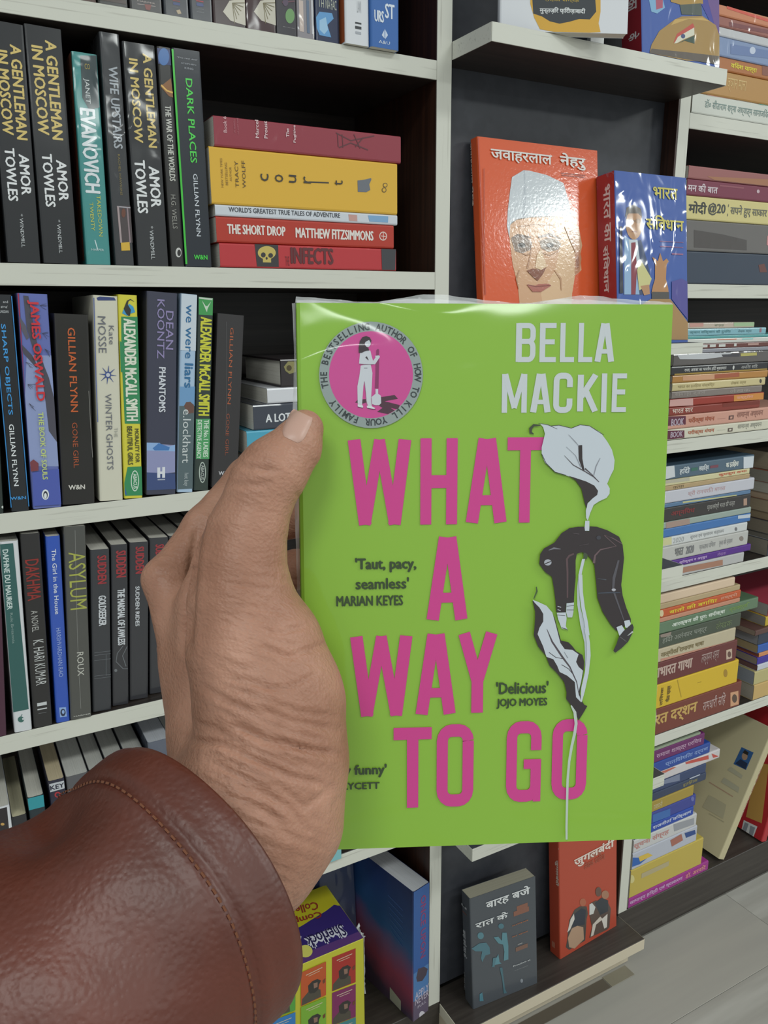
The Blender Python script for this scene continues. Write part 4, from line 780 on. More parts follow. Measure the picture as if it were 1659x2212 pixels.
face_book('charcoal wrapped book with white script and blue figures on the plinth', face_matrix(bm[0], bm[1], zp+0.0002, math.radians(-4.5), M_(5.5), 0.0245), 0.0245, 0.114, 0.180, '#4a4f56', BAR, KB, 4, False, '#b5b09c')
JUG = [('face','front'), ('K',KB), ('h','जुगलबंदी',1035,25,1335,270,'#e3d3c8',dict(bold=0.03)), ('r',1150,150,1240,156,'#a35a44'),
 ('h','लेखक परिचय',1110,190,1265,215,'#a35a44',{}), ('p',[(975,850),(985,800),(1000,650),(1040,570),(1080,545),(1130,545),(1140,600),(1130,640),(1120,800),(1000,870)],'#4d4742'), ('p',[(1000,850),(990,780),(1020,710),(1060,690),(1105,700),(1110,790),(1040,860)],'#b5947a'), ('p',[(1040,600),(1090,560),(1125,570),(1115,680),(1060,690),(1020,700)],'#2f3540'), ('e',1078,485,1125,545,'#b0664a'),
 ('p',[(985,740),(1010,640),(1035,600),(1040,640),(1005,720)],'#d6cfc6'), ('p',[(1150,600),(1160,520),(1200,500),(1290,520),(1310,560),(1300,700),(1280,720),(1150,780),(1170,700)],'#5a4a42'), ('p',[(1150,610),(1150,530),(1170,520),(1195,550),(1180,600)],'#cfd0cc'), ('p',[(1190,520),(1240,480),(1290,500),(1290,580),(1230,610)],'#343a40'), ('p',[(1160,770),(1175,680),(1230,620),(1250,640),(1200,680),(1180,760)],'#cfc4b8'), ('p',[(1240,640),(1285,600),(1280,700),(1260,710)],'#d6cfc6'), ('e',1240,425,1295,490,'#a87a60'), ('e',1195,400,1240,470,'#6a5046'),
 ('face','spine'), ('t','जुगलबंदी',895,190,950,420,'#e0cfc4',dict(bold=0.03)), ('h','▪',920,110,938,132,'#d9c4b8',{}) if False else ('r',920,110,938,132,'#d9c4b8'), ('r',872,800,895,860,'#c07a64')]
jm = PZ(1209, 2072, zp)
face_book('rust-orange paperback with two seated figures at the right end of the plinth', face_matrix(jm[0], jm[1]-0.001, zp+0.0002, math.radians(4.0), M_(4.5), 0.0235), 0.0235, 0.131, 0.240, '#b5472f', JUG, KB, 1, False)

# ------------------------------------------------------------------ right bookcase stacks
def bars(y0l, y0r, xs, c, h=14):
    """rows of tiny illegible print along a spine that lies flat (left px,right px interpolation)"""
    return []
R0 = U2[1]+0.003
SM = lambda t,x0,y0,x1,y1,c,**k: ('t',t,x0,y0,x1,y1,c,k)
flat_stack(ZR['A'], K6, [
 ('cream book with red, white and teal blocks at the foot of the upper right stack', (40,632,566,712), '#d3d5cc', [('p',[(150,640),(355,600),(358,682),(155,650)],'#d8806c'), ('p',[(358,600),(505,620),(505,705),(358,684)],'#dfe3e6'), ('p',[(508,620),(566,630),(566,722),(510,715)],'#3fa694'), SM('डॉ० सीताराम शर्मा अध्यात्म सामाजिक',135,705,566,800,'#6f8a86')], dict(X0=R0, X1=1.24, pagec='#d0cdbd')),
 ('golden-tan worn book above the cream one, upper right stack', (280,492,566,545), '#b98a4a', [SM('ज्ञान माला',290,505,420,560,'#d9b87a')], dict(X0=R0+0.003, X1=1.22)),
 ('orange-brown book with yellow lettering, upper right stack', (310,392,566,462), '#b06a30', [SM('विदेश यात्रा',315,408,490,478,'#e0d030',bold=0.03), ('p',[(525,450),(566,456),(566,520),(525,512)],'#8a5240')], dict(X0=R0+0.004, X1=1.21)),
 ('silver-blue glinting wrapped book, upper right stack', (300,258,566,325), '#8296bd', [('p',[(310,300),(566,345),(566,400),(310,370)],'#6a80b0'), ('e',440,320,480,370,'#c9d2e6')], dict(X0=R0+0.002, X1=1.22, wrap=2)),
 ('pale white film-wrapped book, upper right stack', (300,192,566,262), '#c9c9cc', [], dict(X0=R0+0.006, X1=1.23, wrap=2)),
 ('brownish-red wrapped book near the top, upper right stack', (290,112,566,196), '#9c5c50', [('p',[(300,150),(566,205),(566,230),(300,180)],'#7c3a3c')], dict(X0=R0+0.004, X1=1.22, wrap=2)),
 ('orange wrapped book on top of the upper right stack', (280,32,566,118), '#cf8258', [('p',[(285,40),(566,130),(566,150),(285,60)],'#d8503a')], dict(X0=R0+0.005, X1=1.21, wrap=2)),
], group='upper right stack')
flat_stack(ZR['B'], K6, [
 ('navy book under diagonal film glints, foot of the second right stack', (30,1718,566,1735), '#2c3a4e', [('p',[(500,1810),(540,1800),(560,1860),(510,1860)],'#6a3a34')], dict(X0=R0, X1=1.20, wrap=3, w=(0.5,0.5))),
 ('dark silver crinkled book above the navy one', (25,1492,566,1545), '#6a6664', [('p',[(60,1570),(250,1600),(420,1640),(420,1710),(60,1690)],'#4a4442'), ('p',[(560,1610),(566,1610),(566,1680),(555,1670)],'#c98a8a')], dict(X0=R0+0.001, X1=1.21, wrap=2)),
 ('cream-yellow book with dark script and number, second right stack', (25,1332,566,1385), '#d6c98a', [SM('मोदी',28,1352,145,1455,'#3a3c3a',bold=0.04), SM('@20',160,1370,272,1470,'#4a4c48',bold=0.03), SM(':',288,1385,300,1455,'#6a6a60'), SM('सपने हुए साकार',312,1400,556,1485,'#6a6a60',bold=0.01)], dict(X0=R0+0.001, X1=1.22)),
 ('maroon book with white script, second right stack', (20,1218,566,1278), '#7c3048', [SM('मन की बात',22,1225,222,1295,'#d9c9d0',bold=0.02), ('r',235,1262,400,1290,'#93505e'), ('e',488,1295,508,1320,'#c9b0b8')], dict(X0=R0+0.003, X1=1.19, wrap=1)),
 ('pinkish-brown wrapped book on top of the second right stack', (12,1118,566,1195), '#9c5c5a', [('p',[(150,1205),(566,1225),(566,1270),(200,1230)],'#a8704c')], dict(X0=R0+0.004, X1=1.18, wrap=2)),
], group='second right stack')
flat_stack(ZR['C'], K6b, [
 ('cream-white periodical with maroon end, bottom of the third right stack', (158,1092,868,1032), '#d3cfbc', [('p',[(60,1115),(262,1105),(262,1158),(60,1180)],'#5f2038'), SM('परीक्षा मंथन',285,1085,480,1150,'#b5684a',bold=0.02), SM('BOOK',160,1125,250,1150,'#b9a9b8',bold=0.02), ('r',575,1085,612,1115,'#5a4a42'), ('r',585,1093,603,1107,'#d3cfbc'), SM('सामान्य अध्ययन',645,1065,820,1105,'#8a8a80'), ('r',498,1098,560,1106,'#9a9a90')], dict(X0=R0+0.001, X1=1.25)),
 ('pink periodical with maroon end, directly on the cream-white one', (160,998,868,938), '#cf9a88', [('p',[(60,1010),(272,1000),(272,1062),(60,1080)],'#5f2038'), SM('परीक्षा मंथन',290,1002,482,1062,'#a8583c',bold=0.02), SM('BOOK',165,1035,258,1060,'#b9a9b8',bold=0.02), ('r',582,995,620,1028,'#5a3f3a'), ('r',592,1003,610,1020,'#cf9a88'), SM('सामान्य अध्ययन',640,975,830,1025,'#8a5a50'), ('r',500,1015,560,1023,'#a87a6c')], dict(X0=R0+0.002, X1=1.25)),
 ('dark red thin book, third right stack', (165,935,810,888), '#8a3224', [SM('भारत सार',175,938,325,968,'#d9c4b8',bold=0.02), ('p',[(540,905),(805,890),(805,915),(540,935)],'#7a2a1a')], dict(X0=R0+0.004)),
 ('red and orange book with pale end, third right stack', (165,875,840,832), '#9c3020', [('p',[(60,885),(325,872),(325,925),(60,940)],'#cfa09a'), ('p',[(620,850),(835,832),(838,880),(620,895)],'#d08a3c'), SM('राष्ट्रीय',640,848,760,878,'#e0a090',bold=0.02)], dict(X0=R0+0.003)),
 ('dusty grey thin wrapped book, third right stack', (185,820,825,782), '#837872', [SM('सामान्य ज्ञान',192,832,410,860,'#a89f98'), SM('लेखक',590,795,740,825,'#a89f98')], dict(X0=R0+0.006, wrap=1)),
 ('pale cream thin book with dark emblem, third right stack', (190,760,850,722), '#cfc08f', [SM('भारत का इतिहास संक्षिप्त',215,768,480,802,'#9a8a5c'), SM('लेखक वर्मा',600,745,710,765,'#9a8a5c'), ('e',806,732,822,762,'#4a4438')], dict(X0=R0+0.006)),
 ('orange and gold patterned book, third right stack', (185,708,868,668), '#b8823e', [('p',[(250,715),(480,700),(480,735),(250,745)],'#cf9c78'), ('p',[(480,700),(660,685),(660,715),(480,730)],'#a85a3c')], dict(X0=R0+0.005)),
 ('black book with small white script and golden underside', (190,640,868,608), '#26262a', [SM('राजा, अकबर का भारतीय हिंदी मुसलमान',262,632,568,672,'#cfcfcc',bold=0.01), SM('•',610,640,625,655,'#cfcfcc'), SM('अमिता सिंह',672,625,792,650,'#b9b9b6'), ('p',[(190,695),(868,655),(868,668),(190,706)],'#a8883a')], dict(X0=R0+0.002)),
 ('thick grey wrapped bundle-like book with white and yellow flecks', (200,545,868,530), '#5c5654', [('p',[(210,560),(400,548),(620,540),(560,570),(400,590),(230,590)],'#c2c4c8'), ('p',[(530,555),(665,550),(660,570),(540,572)],'#3a3840'), ('p',[(668,548),(786,540),(786,562),(670,568)],'#b9b060')], dict(X0=R0+0.004, wrap=2, X1=1.24)),
 ('silver-grey thin book, third right stack', (372,512,868,500), '#8f8f98', [], dict(X0=R0+0.01, X1=1.24)),
 ('reddish-brown book with white blocks, third right stack', (372,478,868,462), '#6a3a34', [('r',385,485,430,505,'#cfd0cc'), ('r',445,482,490,502,'#cfd0cc'), ('r',510,480,560,500,'#cfd0cc'), ('r',620,476,640,496,'#cfd0cc'), ('r',720,472,800,488,'#b9958c')], dict(X0=R0+0.011, X1=1.24)),
 ('white book with orange flecks, third right stack', (370,442,868,428), '#cfd0cb', [('r',500,440,640,452,'#cf8a72'), ('r',680,436,760,448,'#8fc9c4')], dict(X0=R0+0.010, X1=1.24)),
 ('thin teal book, third right stack', (280,430,868,418), '#5aa3a4', [], dict(X0=R0+0.008, X1=1.24)),
 ('light blue book with grey script, third right stack', (285,372,855,358), '#84b5c2', [SM('ज्ञान विज्ञान की दुनिया',300,368,600,398,'#4f7f86',bold=0.01), SM('लेखक शर्मा',650,370,750,392,'#5a7f86'), ('r',805,365,822,395,'#9a6a78')], dict(X0=R0+0.006)),
 ('pink to pale green thin book, top of the third right stack', (298,328,770,320), '#c2b3a4', [('p',[(300,325),(400,323),(400,352),(300,358)],'#c9978c'), ('p',[(620,322),(768,320),(768,350),(620,352)],'#a3bf96'), SM('संग्रह',480,332,550,350,'#7a8a70')], dict(X0=R0+0.008)),
], group='third right stack')
flat_stack(ZR['D'], K6b, [
 ('pale book with brownish band lying at the bottom of the fourth right stack', (225,2085,695,1988), '#b9b8b8', [('p',[(230,2100),(540,2040),(540,2080),(230,2140)],'#a87a64')], dict(X0=R0+0.003)),
 ('purple book with white script, fourth right stack', (150,2058,745,1922), '#55208a', [SM('श्रीकृष्ण व अर्जुन',225,1998,428,2065,'#c9b0dc',bold=0.02), SM('लेखक',500,1975,565,2005,'#a884c2')], dict(X0=R0+0.004)),
 ('greyish-white worn book with large digits, fourth right stack', (118,1938,725,1842), '#bdbcb8', [SM('भारत',190,1975,255,2015,'#6f6f70',bold=0.02), SM('2020',270,1962,332,2005,'#77777a',bold=0.03), SM('प्रकाशन विभाग',370,1938,485,1965,'#8a8a8c'), SM('सूचना और प्रसारण',512,1880,612,1940,'#8a8a8c'), ('e',660,1870,690,1905,'#8a8078')], dict(X0=R0+0.002)),
 ('white book with faint yellow end, above the worn one, fourth right stack', (120,1868,718,1782), '#d0d2d2', [('p',[(60,1885),(170,1868),(170,1930),(60,1950)],'#cfcb9a'), SM('2020',180,1880,260,1915,'#a9abad'), SM('सूचना एवं प्रसारण मंत्रालय',305,1830,548,1885,'#8f9193'), ('e',626,1805,645,1832,'#77777a')], dict(X0=R0+0.002)),
 ('azure blue book, fourth right stack', (125,1808,742,1712), '#3f74b4', [('p',[(650,1722),(742,1710),(742,1735),(650,1745)],'#c2ccd8')], dict(X0=R0+0.003)),
 ('grey-green thin book, fourth right stack', (130,1762,745,1665), '#9aa8a0', [('p',[(130,1768),(300,1742),(300,1790),(130,1815)],'#a88f84')], dict(X0=R0+0.004)),
 ('thick black book with dark red script and photo stamp, fourth right stack', (135,1658,745,1570), '#34302f', [SM('अग्निपथ',165,1648,340,1710,'#7a2a2c',bold=0.03), SM('प्रधानमंत्री भारत की यात्रा',425,1640,625,1680,'#b5b3ae'), ('p',[(690,1600),(715,1595),(715,1645),(690,1650)],'#b08f7c')], dict(X0=R0+0.003, wrap=1)),
 ('thin blue and yellow book, fourth right stack', (135,1610,740,1560), '#5a7a9c', [('p',[(250,1620),(640,1570),(640,1580),(250,1632)],'#c2c08a')], dict(X0=R0+0.004)),
 ('lavender-white book with faint red script, fourth right stack', (135,1535,770,1455), '#c6c6d0', [SM('श्री रामचरित मानस',290,1508,560,1560,'#c09a9c')], dict(X0=R0+0.002)),
 ('tan thin book, fourth right stack', (145,1490,735,1435), '#b59c74', [SM('कथा',180,1490,262,1515,'#6a5a40')], dict(X0=R0+0.005)),
 ('pale yellow book with red brush lettering, fourth right stack', (145,1455,735,1388), '#d3cba0', [SM('कुमकुम कथा',510,1392,715,1432,'#c4583c',bold=0.03), ('p',[(60,1470),(145,1458),(300,1440),(300,1470),(60,1500)],'#b9b4a0')], dict(X0=R0+0.005)),
 ('slate-blue wrapped book with white ends, top of the fourth right stack', (140,1352,768,1290), '#4a6275', [('p',[(60,1375),(190,1350),(195,1440),(60,1470)],'#cfd3d6'), ('p',[(690,1298),(766,1290),(766,1375),(690,1382)],'#cfd5dc'), SM('हिंदी',225,1378,302,1412,'#cfd6da',bold=0.02), ('r',310,1370,360,1400,'#2f6a5a'), SM('साहित्य',365,1358,440,1395,'#c9d0d4',bold=0.02), ('r',447,1352,508,1380,'#7a3a4a'), SM('का इतिहास',560,1328,655,1370,'#d9dcd6',bold=0.02)], dict(X0=R0+0.002, wrap=3)),
], group='fourth right stack')
flat_stack(ZR['E'], K8, [
 ('thick rust-brown book with yellow script, bottom of the fifth right stack', (345,962,880,790), '#77382a', [SM('भारत दर्शन',150,945,600,1120,'#c9a45c',bold=0.03), SM('रामधारी सिंह',632,915,775,985,'#c2a8a4'), ('p',[(808,862),(858,850),(860,935),(808,950)],'#cf9c78'), ('e',818,872,850,925,'#5a4438')], dict(X0=R0+0.001, hard=True, w=(0.35,0.65))),
 ('bright yellow hardback, fifth right stack', (355,812,862,655), '#d8b428', [('h','गीता रहस्य',398,812,440,925,'#6a5420',dict(bold=0.02)), ('h','तिलक',358,825,390,948,'#6a5420',dict(bold=0.02)), ('e',765,715,790,765,'#a8842a'), ('r',600,792,625,802,'#7a6420'), ('l',[(475,780),(500,890)],5,'#b8982a')], dict(X0=R0+0.002, hard=True)),
 ('maroon book with large pale script and stamp, fifth right stack', (360,662,852,540), '#6a2f2e', [SM('महाभारत गाथा',100,665,570,775,'#c2a89c',bold=0.03), SM('लक्ष्मण शर्मा',622,630,735,688,'#b59c98'), ('p',[(782,595),(818,585),(818,645),(782,655)],'#c9b09c'), ('e',790,602,812,640,'#6a4a40')], dict(X0=R0+0.002, hard=True)),
 ('crumpled cream and pink wrapped book, fifth right stack', (370,575,842,462), '#c2b598', [SM('वाल्मीकि रामायण भाषा',370,570,640,640,'#7a6a40',bold=0.02), ('p',[(370,650),(600,590),(840,540),(840,560),(370,665)],'#c48a74')], dict(X0=R0+0.004, wrap=2)),
 ('dark olive wrapped book, fifth right stack', (375,480,875,372), '#3f4a3a', [SM('हिंदी अलंकार चन्द्र',380,450,660,530,'#8a8f84',bold=0.01), SM('लेखक',720,395,820,430,'#6a7a50'), ('p',[(370,465),(440,450),(430,510),(370,515)],'#8f7f74')], dict(X0=R0+0.003, wrap=3)),
 ('sage-green wrapped book with white script jutting out to the right', (375,420,985,262), '#5d7a5c', [SM('आरक्षण की पुनः समीक्षा',438,345,775,470,'#d3dcd0',bold=0.03), SM('न्यायमूर्ति',800,300,930,360,'#7fa03c')], dict(X0=R0+0.003, wrap=3)),
 ('thin salmon book, fifth right stack', (385,402,870,255), '#c48a70', [], dict(X0=R0+0.006)),
 ('orange book with bold yellow script, fifth right stack', (385,338,875,215), '#c4582a', [SM('बातों की बगिया',422,272,725,375,'#e0c832',bold=0.04), SM('लक्ष्मी',745,235,850,290,'#e0b49c'), ('e',362,340,388,385,'#d9c9a0')], dict(X0=R0+0.005)),
 ('beige thin book, fifth right stack', (380,300,870,185), '#b8a27c', [], dict(X0=R0+0.008)),
 ('pale peach coverless book on top of the fifth right stack', (385,240,838,140), '#dcc3a8', [], dict(X0=R0+0.008, wrap=0)),
], group='fifth right stack')
# neighbours further right, mostly beyond the frame: page ends face the viewer
def back_stack(zk, K, label, group, rows, x0):
    zc = Zc(ZR[zk])+0.0002
    for (dy, th, col, pg, lb, dx) in rows:
        X0 = x0+dx; M = Matrix(((0,0,-1,X0+0.2),(0,1,0,dy),(1,0,0,zc),(0,0,0,1)))
        r = empty('book', M=M); tag(r, lb, 'book', group); book_body(r, th, 0.13, 0.2, col, 1, False, pg); zc += th+0.0002
g2 = 'second pile on the fourth shelf of the right bookcase'
back_stack('D', K6, '', g2, [(0,0.028,'#2f3440','#8a8478','dark book at the bottom of the half-seen pile, fourth right shelf',0.0), (0,0.010,'#c9c9cc','#77726a','thin white-edged book in the half-seen pile, fourth right shelf',0.003), (0,0.022,'#343c48','#7f7668','dark slate book in the half-seen pile, fourth right shelf',0.0), (0,0.014,'#6a4a34','#8f7f66','brown book in the half-seen pile, fourth right shelf',0.004), (0,0.020,'#7a6f60','#9a8b74','drab book in the half-seen pile, fourth right shelf',0.001), (0,0.012,'#a86a4a','#b09a84','tan-orange book in the half-seen pile, fourth right shelf',0.005), (0,0.018,'#9c9890','#aaa69c','grey book in the half-seen pile, fourth right shelf',0.002), (0,0.020,'#8a4a34','#8f8a80','rust-covered book in the half-seen pile, fourth right shelf',0.0), (0,0.030,'#5c5044','#9c8f7c','thick brown-paged book on top of the half-seen pile, fourth right shelf',0.006)], 1.198)
g3 = 'second pile on the fifth shelf of the right bookcase'
back_stack('E', K8, '', g3, [(0,0.030,'#c9a86a','#a39c90','thick cream-yellow spine at the bottom of the far right pile, fifth shelf',0.0), (0,0.026,'#bdb27c','#8a8f98','wrapped cream book second from the bottom of the far right pile',-0.003), (0,0.012,'#c9ccd6','#6a4a48','pale lilac-white spine in the far right pile',0.003), (0,0.014,'#3a2a9c','#8a7f74','indigo spine in the far right pile',0.0), (0,0.008,'#cf8a5a','#8a4a38','thin orange spine in the far right pile',0.003), (0,0.016,'#2a5cb0','#9c8a68','blue spine in the far right pile',-0.002), (0,0.022,'#26344a','#8a8a90','navy spine with white patch in the far right pile',-0.004), (-0.004,0.010,'#5a3a34','#8a7a6c','crumpled dark brown thin book in the far right pile',-0.02), (0,0.018,'#c2a52c','#8f8a84','yellow spine near the top of the far right pile',0.010), (0,0.022,'#a8384a','#9a9894','crimson spine on top of the far right pile',0.014)], 1.205)
# ------------------------------------------------------------------ right bookcase, floor level
flat_stack(-1.0, K8, [
 ('magenta book with white script at the very bottom of the floor stack', (160,2172,672,1915), '#9c2888', [SM('सामान्य हिन्दी एवं व्याकरण',175,2000,510,2180,'#c9a8cc',bold=0.02), SM('डॉ. अरविंद',528,1930,655,1995,'#e09a8c',bold=0.01), ('face','front')], dict(X0=R0+0.001, D=0.16, w=(0.4,0.6))),
 ('thick pale yellow book near the bottom of the floor stack', (165,1990,640,1775), '#c2ac4e', [('e',168,2008,205,2060,'#d3c98a'), ('r',250,1950,420,2000,'#b5a882')], dict(X0=R0+0.001, D=0.15)),
 ('white and blue book with cartoon-coloured spine, floor stack', (170,1880,600,1705), '#b9bcc8', [('p',[(60,1960),(240,1900),(300,1890),(240,1940),(120,1990),(60,2000)],'#2a62b0'), ('p',[(230,1895),(290,1870),(320,1885),(240,1925)],'#d9b84a'), ('p',[(430,1790),(500,1750),(510,1790),(440,1830)],'#a86a5a'), ('p',[(520,1745),(585,1725),(590,1750),(530,1775)],'#2a4a8a')], dict(X0=R0+0.002)),
 ('off-white book with red script and grey block, floor stack', (185,1800,598,1622), '#c9c8c8', [SM('सूचना संग्रह',190,1760,420,1840,'#c08a84',bold=0.02), ('p',[(450,1690),(580,1650),(580,1690),(455,1735)],'#9a9ca3')], dict(X0=R0+0.002)),
 ('bright blue book with white script, floor stack', (310,1692,578,1575), '#2448a8', [SM('राजनीति विज्ञान',320,1625,560,1715,'#c9d0e6',bold=0.02)], dict(X0=R0+0.004)),
 ('royal blue book with violet shade, floor stack', (315,1618,592,1502), '#3a4494', [('p',[(320,1630),(430,1590),(430,1640),(320,1680)],'#3a6ab0'), ('e',560,1515,580,1545,'#6a70b0')], dict(X0=R0+0.003)),
 ('golden book, floor stack', (320,1535,578,1455), '#a8903c', [SM('राजधानी',325,1560,380,1590,'#d3c9a0')], dict(X0=R0+0.004)),
 ('dark navy book with gold caption, floor stack', (320,1478,655,1382), '#33405c', [SM('इतिहास',510,1420,600,1450,'#a89a50')], dict(X0=R0+0.003)),
 ('navy book with pale block and white ring, floor stack', (370,1400,655,1325), '#33436a', [('p',[(375,1400),(490,1372),(490,1415),(375,1440)],'#7a839c'), ('e',618,1385,645,1425,'#cfd3dc'), ('l',[(550,1415),(615,1392)],7,'#b9c0d0')], dict(X0=R0+0.003)),
 ('wrapped red and white book sticking out to the right, floor stack', (345,1335,740,1250), '#cfc9cb', [('p',[(350,1340),(450,1310),(470,1330),(400,1365),(350,1362)],'#c2604a'), ('p',[(525,1300),(560,1275),(670,1255),(672,1280),(530,1312)],'#c4463a'), ('p',[(690,1245),(735,1262),(700,1272)],'#c4463a')], dict(X0=R0+0.004, wrap=2)),
 ('cobalt book with tan pages, floor stack', (345,1270,680,1205), '#23489c', [SM('प्रतियोगिता दर्पण',400,1235,665,1300,'#8fa6d8',bold=0.01)], dict(X0=R0+0.005)),
 ('plum purple book with pale script, floor stack', (342,1200,645,1142), '#6a1f62', [SM('समाज शास्त्र परिचय',345,1165,625,1245,'#c2a0bc',bold=0.01)], dict(X0=R0+0.004)),
 ('thin pale green book on top of the floor stack', (385,1182,620,1125), '#8f9a84', [], dict(X0=R0+0.008)),
], group='floor stack of the right bookcase')
# leaning books
def lean_book(label, x, y, lean, T, D, H, color, deco, K, pagec='#c9c3ae', wrap=1, yaw=0.0, hard=False):
    Rm = Matrix.Rotation(lean, 4, 'Y'); z0 = Zc(-1.0)+0.0004+T*math.sin(lean)
    M = Matrix.Translation((x, y, z0)) @ Matrix.Rotation(yaw, 4, 'Z') @ Rm
    r = empty('book', M=M); tag(r, label, 'book'); book_body(r, T, D, H, color, wrap, hard, pagec)
    Decor(r, M, (T, D, H), K, wrap).run(deco); return r
lean_book('cream book with small blue portrait photo leaning at floor level', 1.1655, 0.004, M_(26), 0.0175, 0.135, 0.262, '#c2b894',
  [('face','back'), ('K',K9), ('p',[(860,740),(970,790),(900,950),(785,895)],'#2f5a8f'), ('p',[(800,890),(850,850),(915,890),(895,945)],'#1f2f4c'), ('e',862,790,915,860,'#a3846c'), ('p',[(870,790),(890,765),(925,790),(915,815),(885,800)],'#2a2420'),
   ('p',[(760,920),(870,1000),(860,1030),(730,950)],'#aeaa92'), ('p',[(700,1020),(840,1110),(830,1160),(670,1060)],'#aeaa92'), ('l',[(560,1060),(780,1195)],5,'#b08a74'), ('p',[(560,1180),(720,1270),(690,1400),(500,1290)],'#b0a98c'), ('l',[(560,1350),(700,1430)],4,'#a39c80'),
   ('face','spine'), SM('पंडित का संस्मरण',850,940,1050,1380,'#a0605c',bold=0.03)], K9, pagec='#b5ad92', wrap=0)
lean_book('red book with barcode and golden picture leaning behind the cream one', 1.283, 0.0, M_(14), 0.016, 0.135, 0.25, '#b0202a',
  [('face','back'), ('K',K9), ('p',[(900,1380),(1045,1440),(1110,900),(1000,880)],'#b98f4a'), ('p',[(880,1410),(1005,1470),(965,1580),(850,1530)],'#cfd2d4'), ('p',[(890,1430),(925,1445),(895,1540),(860,1525)],'#8a8f98'), ('p',[(940,1460),(985,1480),(960,1560),(925,1545)],'#8a8f98')], K9)
lean_book('green book standing at the right picture edge beside the red one', 1.307, 0.0, M_(14), 0.02, 0.17, 0.262, '#1f6a44', [], K9)
# ------------------------------------------------------------------ the held book
HW, HH, HT = 0.1316, 0.1990, 0.0235
O_ = C0 + R @ np.array([-0.03019,0.0723,-0.27170]); U_ = R @ np.array([0.1319,0.00137,-0.0076]); V_ = R @ np.array([0.0006,-0.1984,-0.0254])
ex = U_/np.linalg.norm(U_); ez = -V_/np.linalg.norm(V_); ez = ez-ex*(ez@ex); ez /= np.linalg.norm(ez); nn = np.cross(ex, ez)   # nn points away from the viewer side? fixed below
if nn @ (O_-C0) > 0: nn = -nn
# local x (T) = towards the viewer, local y = to the right, local z = up ; cover at local x = T
Mh = np.eye(4); Mh[:3,0] = nn; Mh[:3,1] = ex; Mh[:3,2] = ez; Mh[:3,3] = O_+V_-nn*HT
MH = Matrix(Mh.tolist())
hb = empty('book', M=MH); tag(hb, 'lime green paperback with magenta capitals and a lily, held up in the hand', 'book')
book_body(hb, HT, HW, HH, '#8cbc36', 5 if False else 3, False, '#d5d3c8', rnd=0.0015)
KG = (620,600,1.975); KH = (620,1150,1.975); KI = (1100,880,3.95); KJ = (1120,1240,3.685); KC = (680,690,6.9125)
PK = '#d2398f'; GY = '#ccd2d6'; DK = '#2b2023'; DG = '#2c421c'
d = Decor(hb, MH, (HT, HW, HH), KG, 3); d.fc = 'front'; d.step = 0.000013; d.face().lift = 0.00008
L_ = lambda ch, *r: d.text(ch, *r, rot=0, cond=True, n='title_letter')
d.K = KG
for ch, r_ in (('B',(975,193,1062,360)),('E',(1076,193,1150,360)),('L',(1163,193,1228,360)),('L',(1241,193,1306,360)),('A',(1311,193,1400,360))): d.text(ch, *r_, GY, rot=0, cond=True, n='author_letter')
for ch, r_ in (('M',(915,408,1025,576)),('A',(1036,408,1128,576)),('C',(1134,405,1220,577)),('K',(1236,408,1330,575)),('I',(1338,408,1366,574)),('E',(1383,408,1450,573))): d.text(ch, *r_, GY, rot=0, cond=True, n='author_letter')
for ch, r_ in (('W',(262,686,530,1058)),('H',(568,684,728,1053)),('A',(762,682,942,1049)),('T',(935,680,1095,1045))): d.text(ch, *r_, PK, rot=0, cond=True, n='title_letter')
d.K = KH
for ch, r_ in (('A',(595,15,773,377)),('W',(272,436,535,788)),('A',(548,428,722,780)),('Y',(728,420,897,770)),('T',(455,829,617,1175)),('O',(637,815,797,1170)),('G',(932,802,1087,1150)),('O',(1125,793,1283,1140))): d.text(ch, *r_, PK, rot=0, cond=True, n='title_letter')
Q = dict(rot=0, bold=0.04, n='quotation')
d.text("'Taut, pacy,", 290,105,552,172, DG, **Q); d.text("seamless'", 292,190,520,243, DG, **Q); d.text("MARIAN KEYES", 210,266,495,315, DG, **Q)
d.text("'Delicious'", 890,632,1115,690, DG, **Q); d.text("JOJO MOYES", 892,703,1110,752, DG, **Q)
d.text("'Very funny'", 150,985,425,1050, DG, **Q); d.text("JOE LYCETT", 150,1062,395,1108, DG, **Q)
# round badge
d.K = KC
d.ell(65,35,1612,1622,'#93a09e', 48); d.ell(212,178,1465,1475,'#cf4795', 44)
ca = np.array(d.q(838,828)); rr = abs(d.q(1538,828)[0]-ca[0]); V = []; F = []; d.face().lift += 0.00002
txt = 'THE BESTSELLING AUTHOR OF HOW TO KILL YOUR FAMILY'; n = len(txt); a0 = math.radians(193); span = math.radians(337)
for i, ch in enumerate(txt):
    if ch == ' ': continue
    an = a0-span*i/(n-1); d.glyph_at(ch, (ca[0]+rr*math.cos(an), ca[1]+rr*math.sin(an)), an-math.pi/2, 0.0024, None, V, F, 0.03)
mesh_obj('badge_lettering', V, F, ink('#2f3a3b', 3), hb)
d.poly([(600,1240),(640,1200),(760,1190),(770,1240),(700,1262)], '#4a2438'); d.poly([(930,1170),(1190,1128),(1240,1185),(1040,1222),(1270,1280),(1240,1345),(1130,1320),(1190,1360),(1090,1415),(930,1380),(1010,1320),(960,1290)], '#4a2438')
d.poly([(915,470),(930,445),(955,445),(960,480),(955,540),(915,560)], '#8a2a63'); d.poly([(905,620),(960,590),(955,800),(950,1030),(895,1030),(905,800)], '#8a2a63')
d.poly([(675,500),(740,480),(800,460),(830,470),(850,560),(870,620),(905,570),(900,545),(960,538),(972,560),(900,670),(850,672),(735,668),(660,660)], '#ccd0d8')
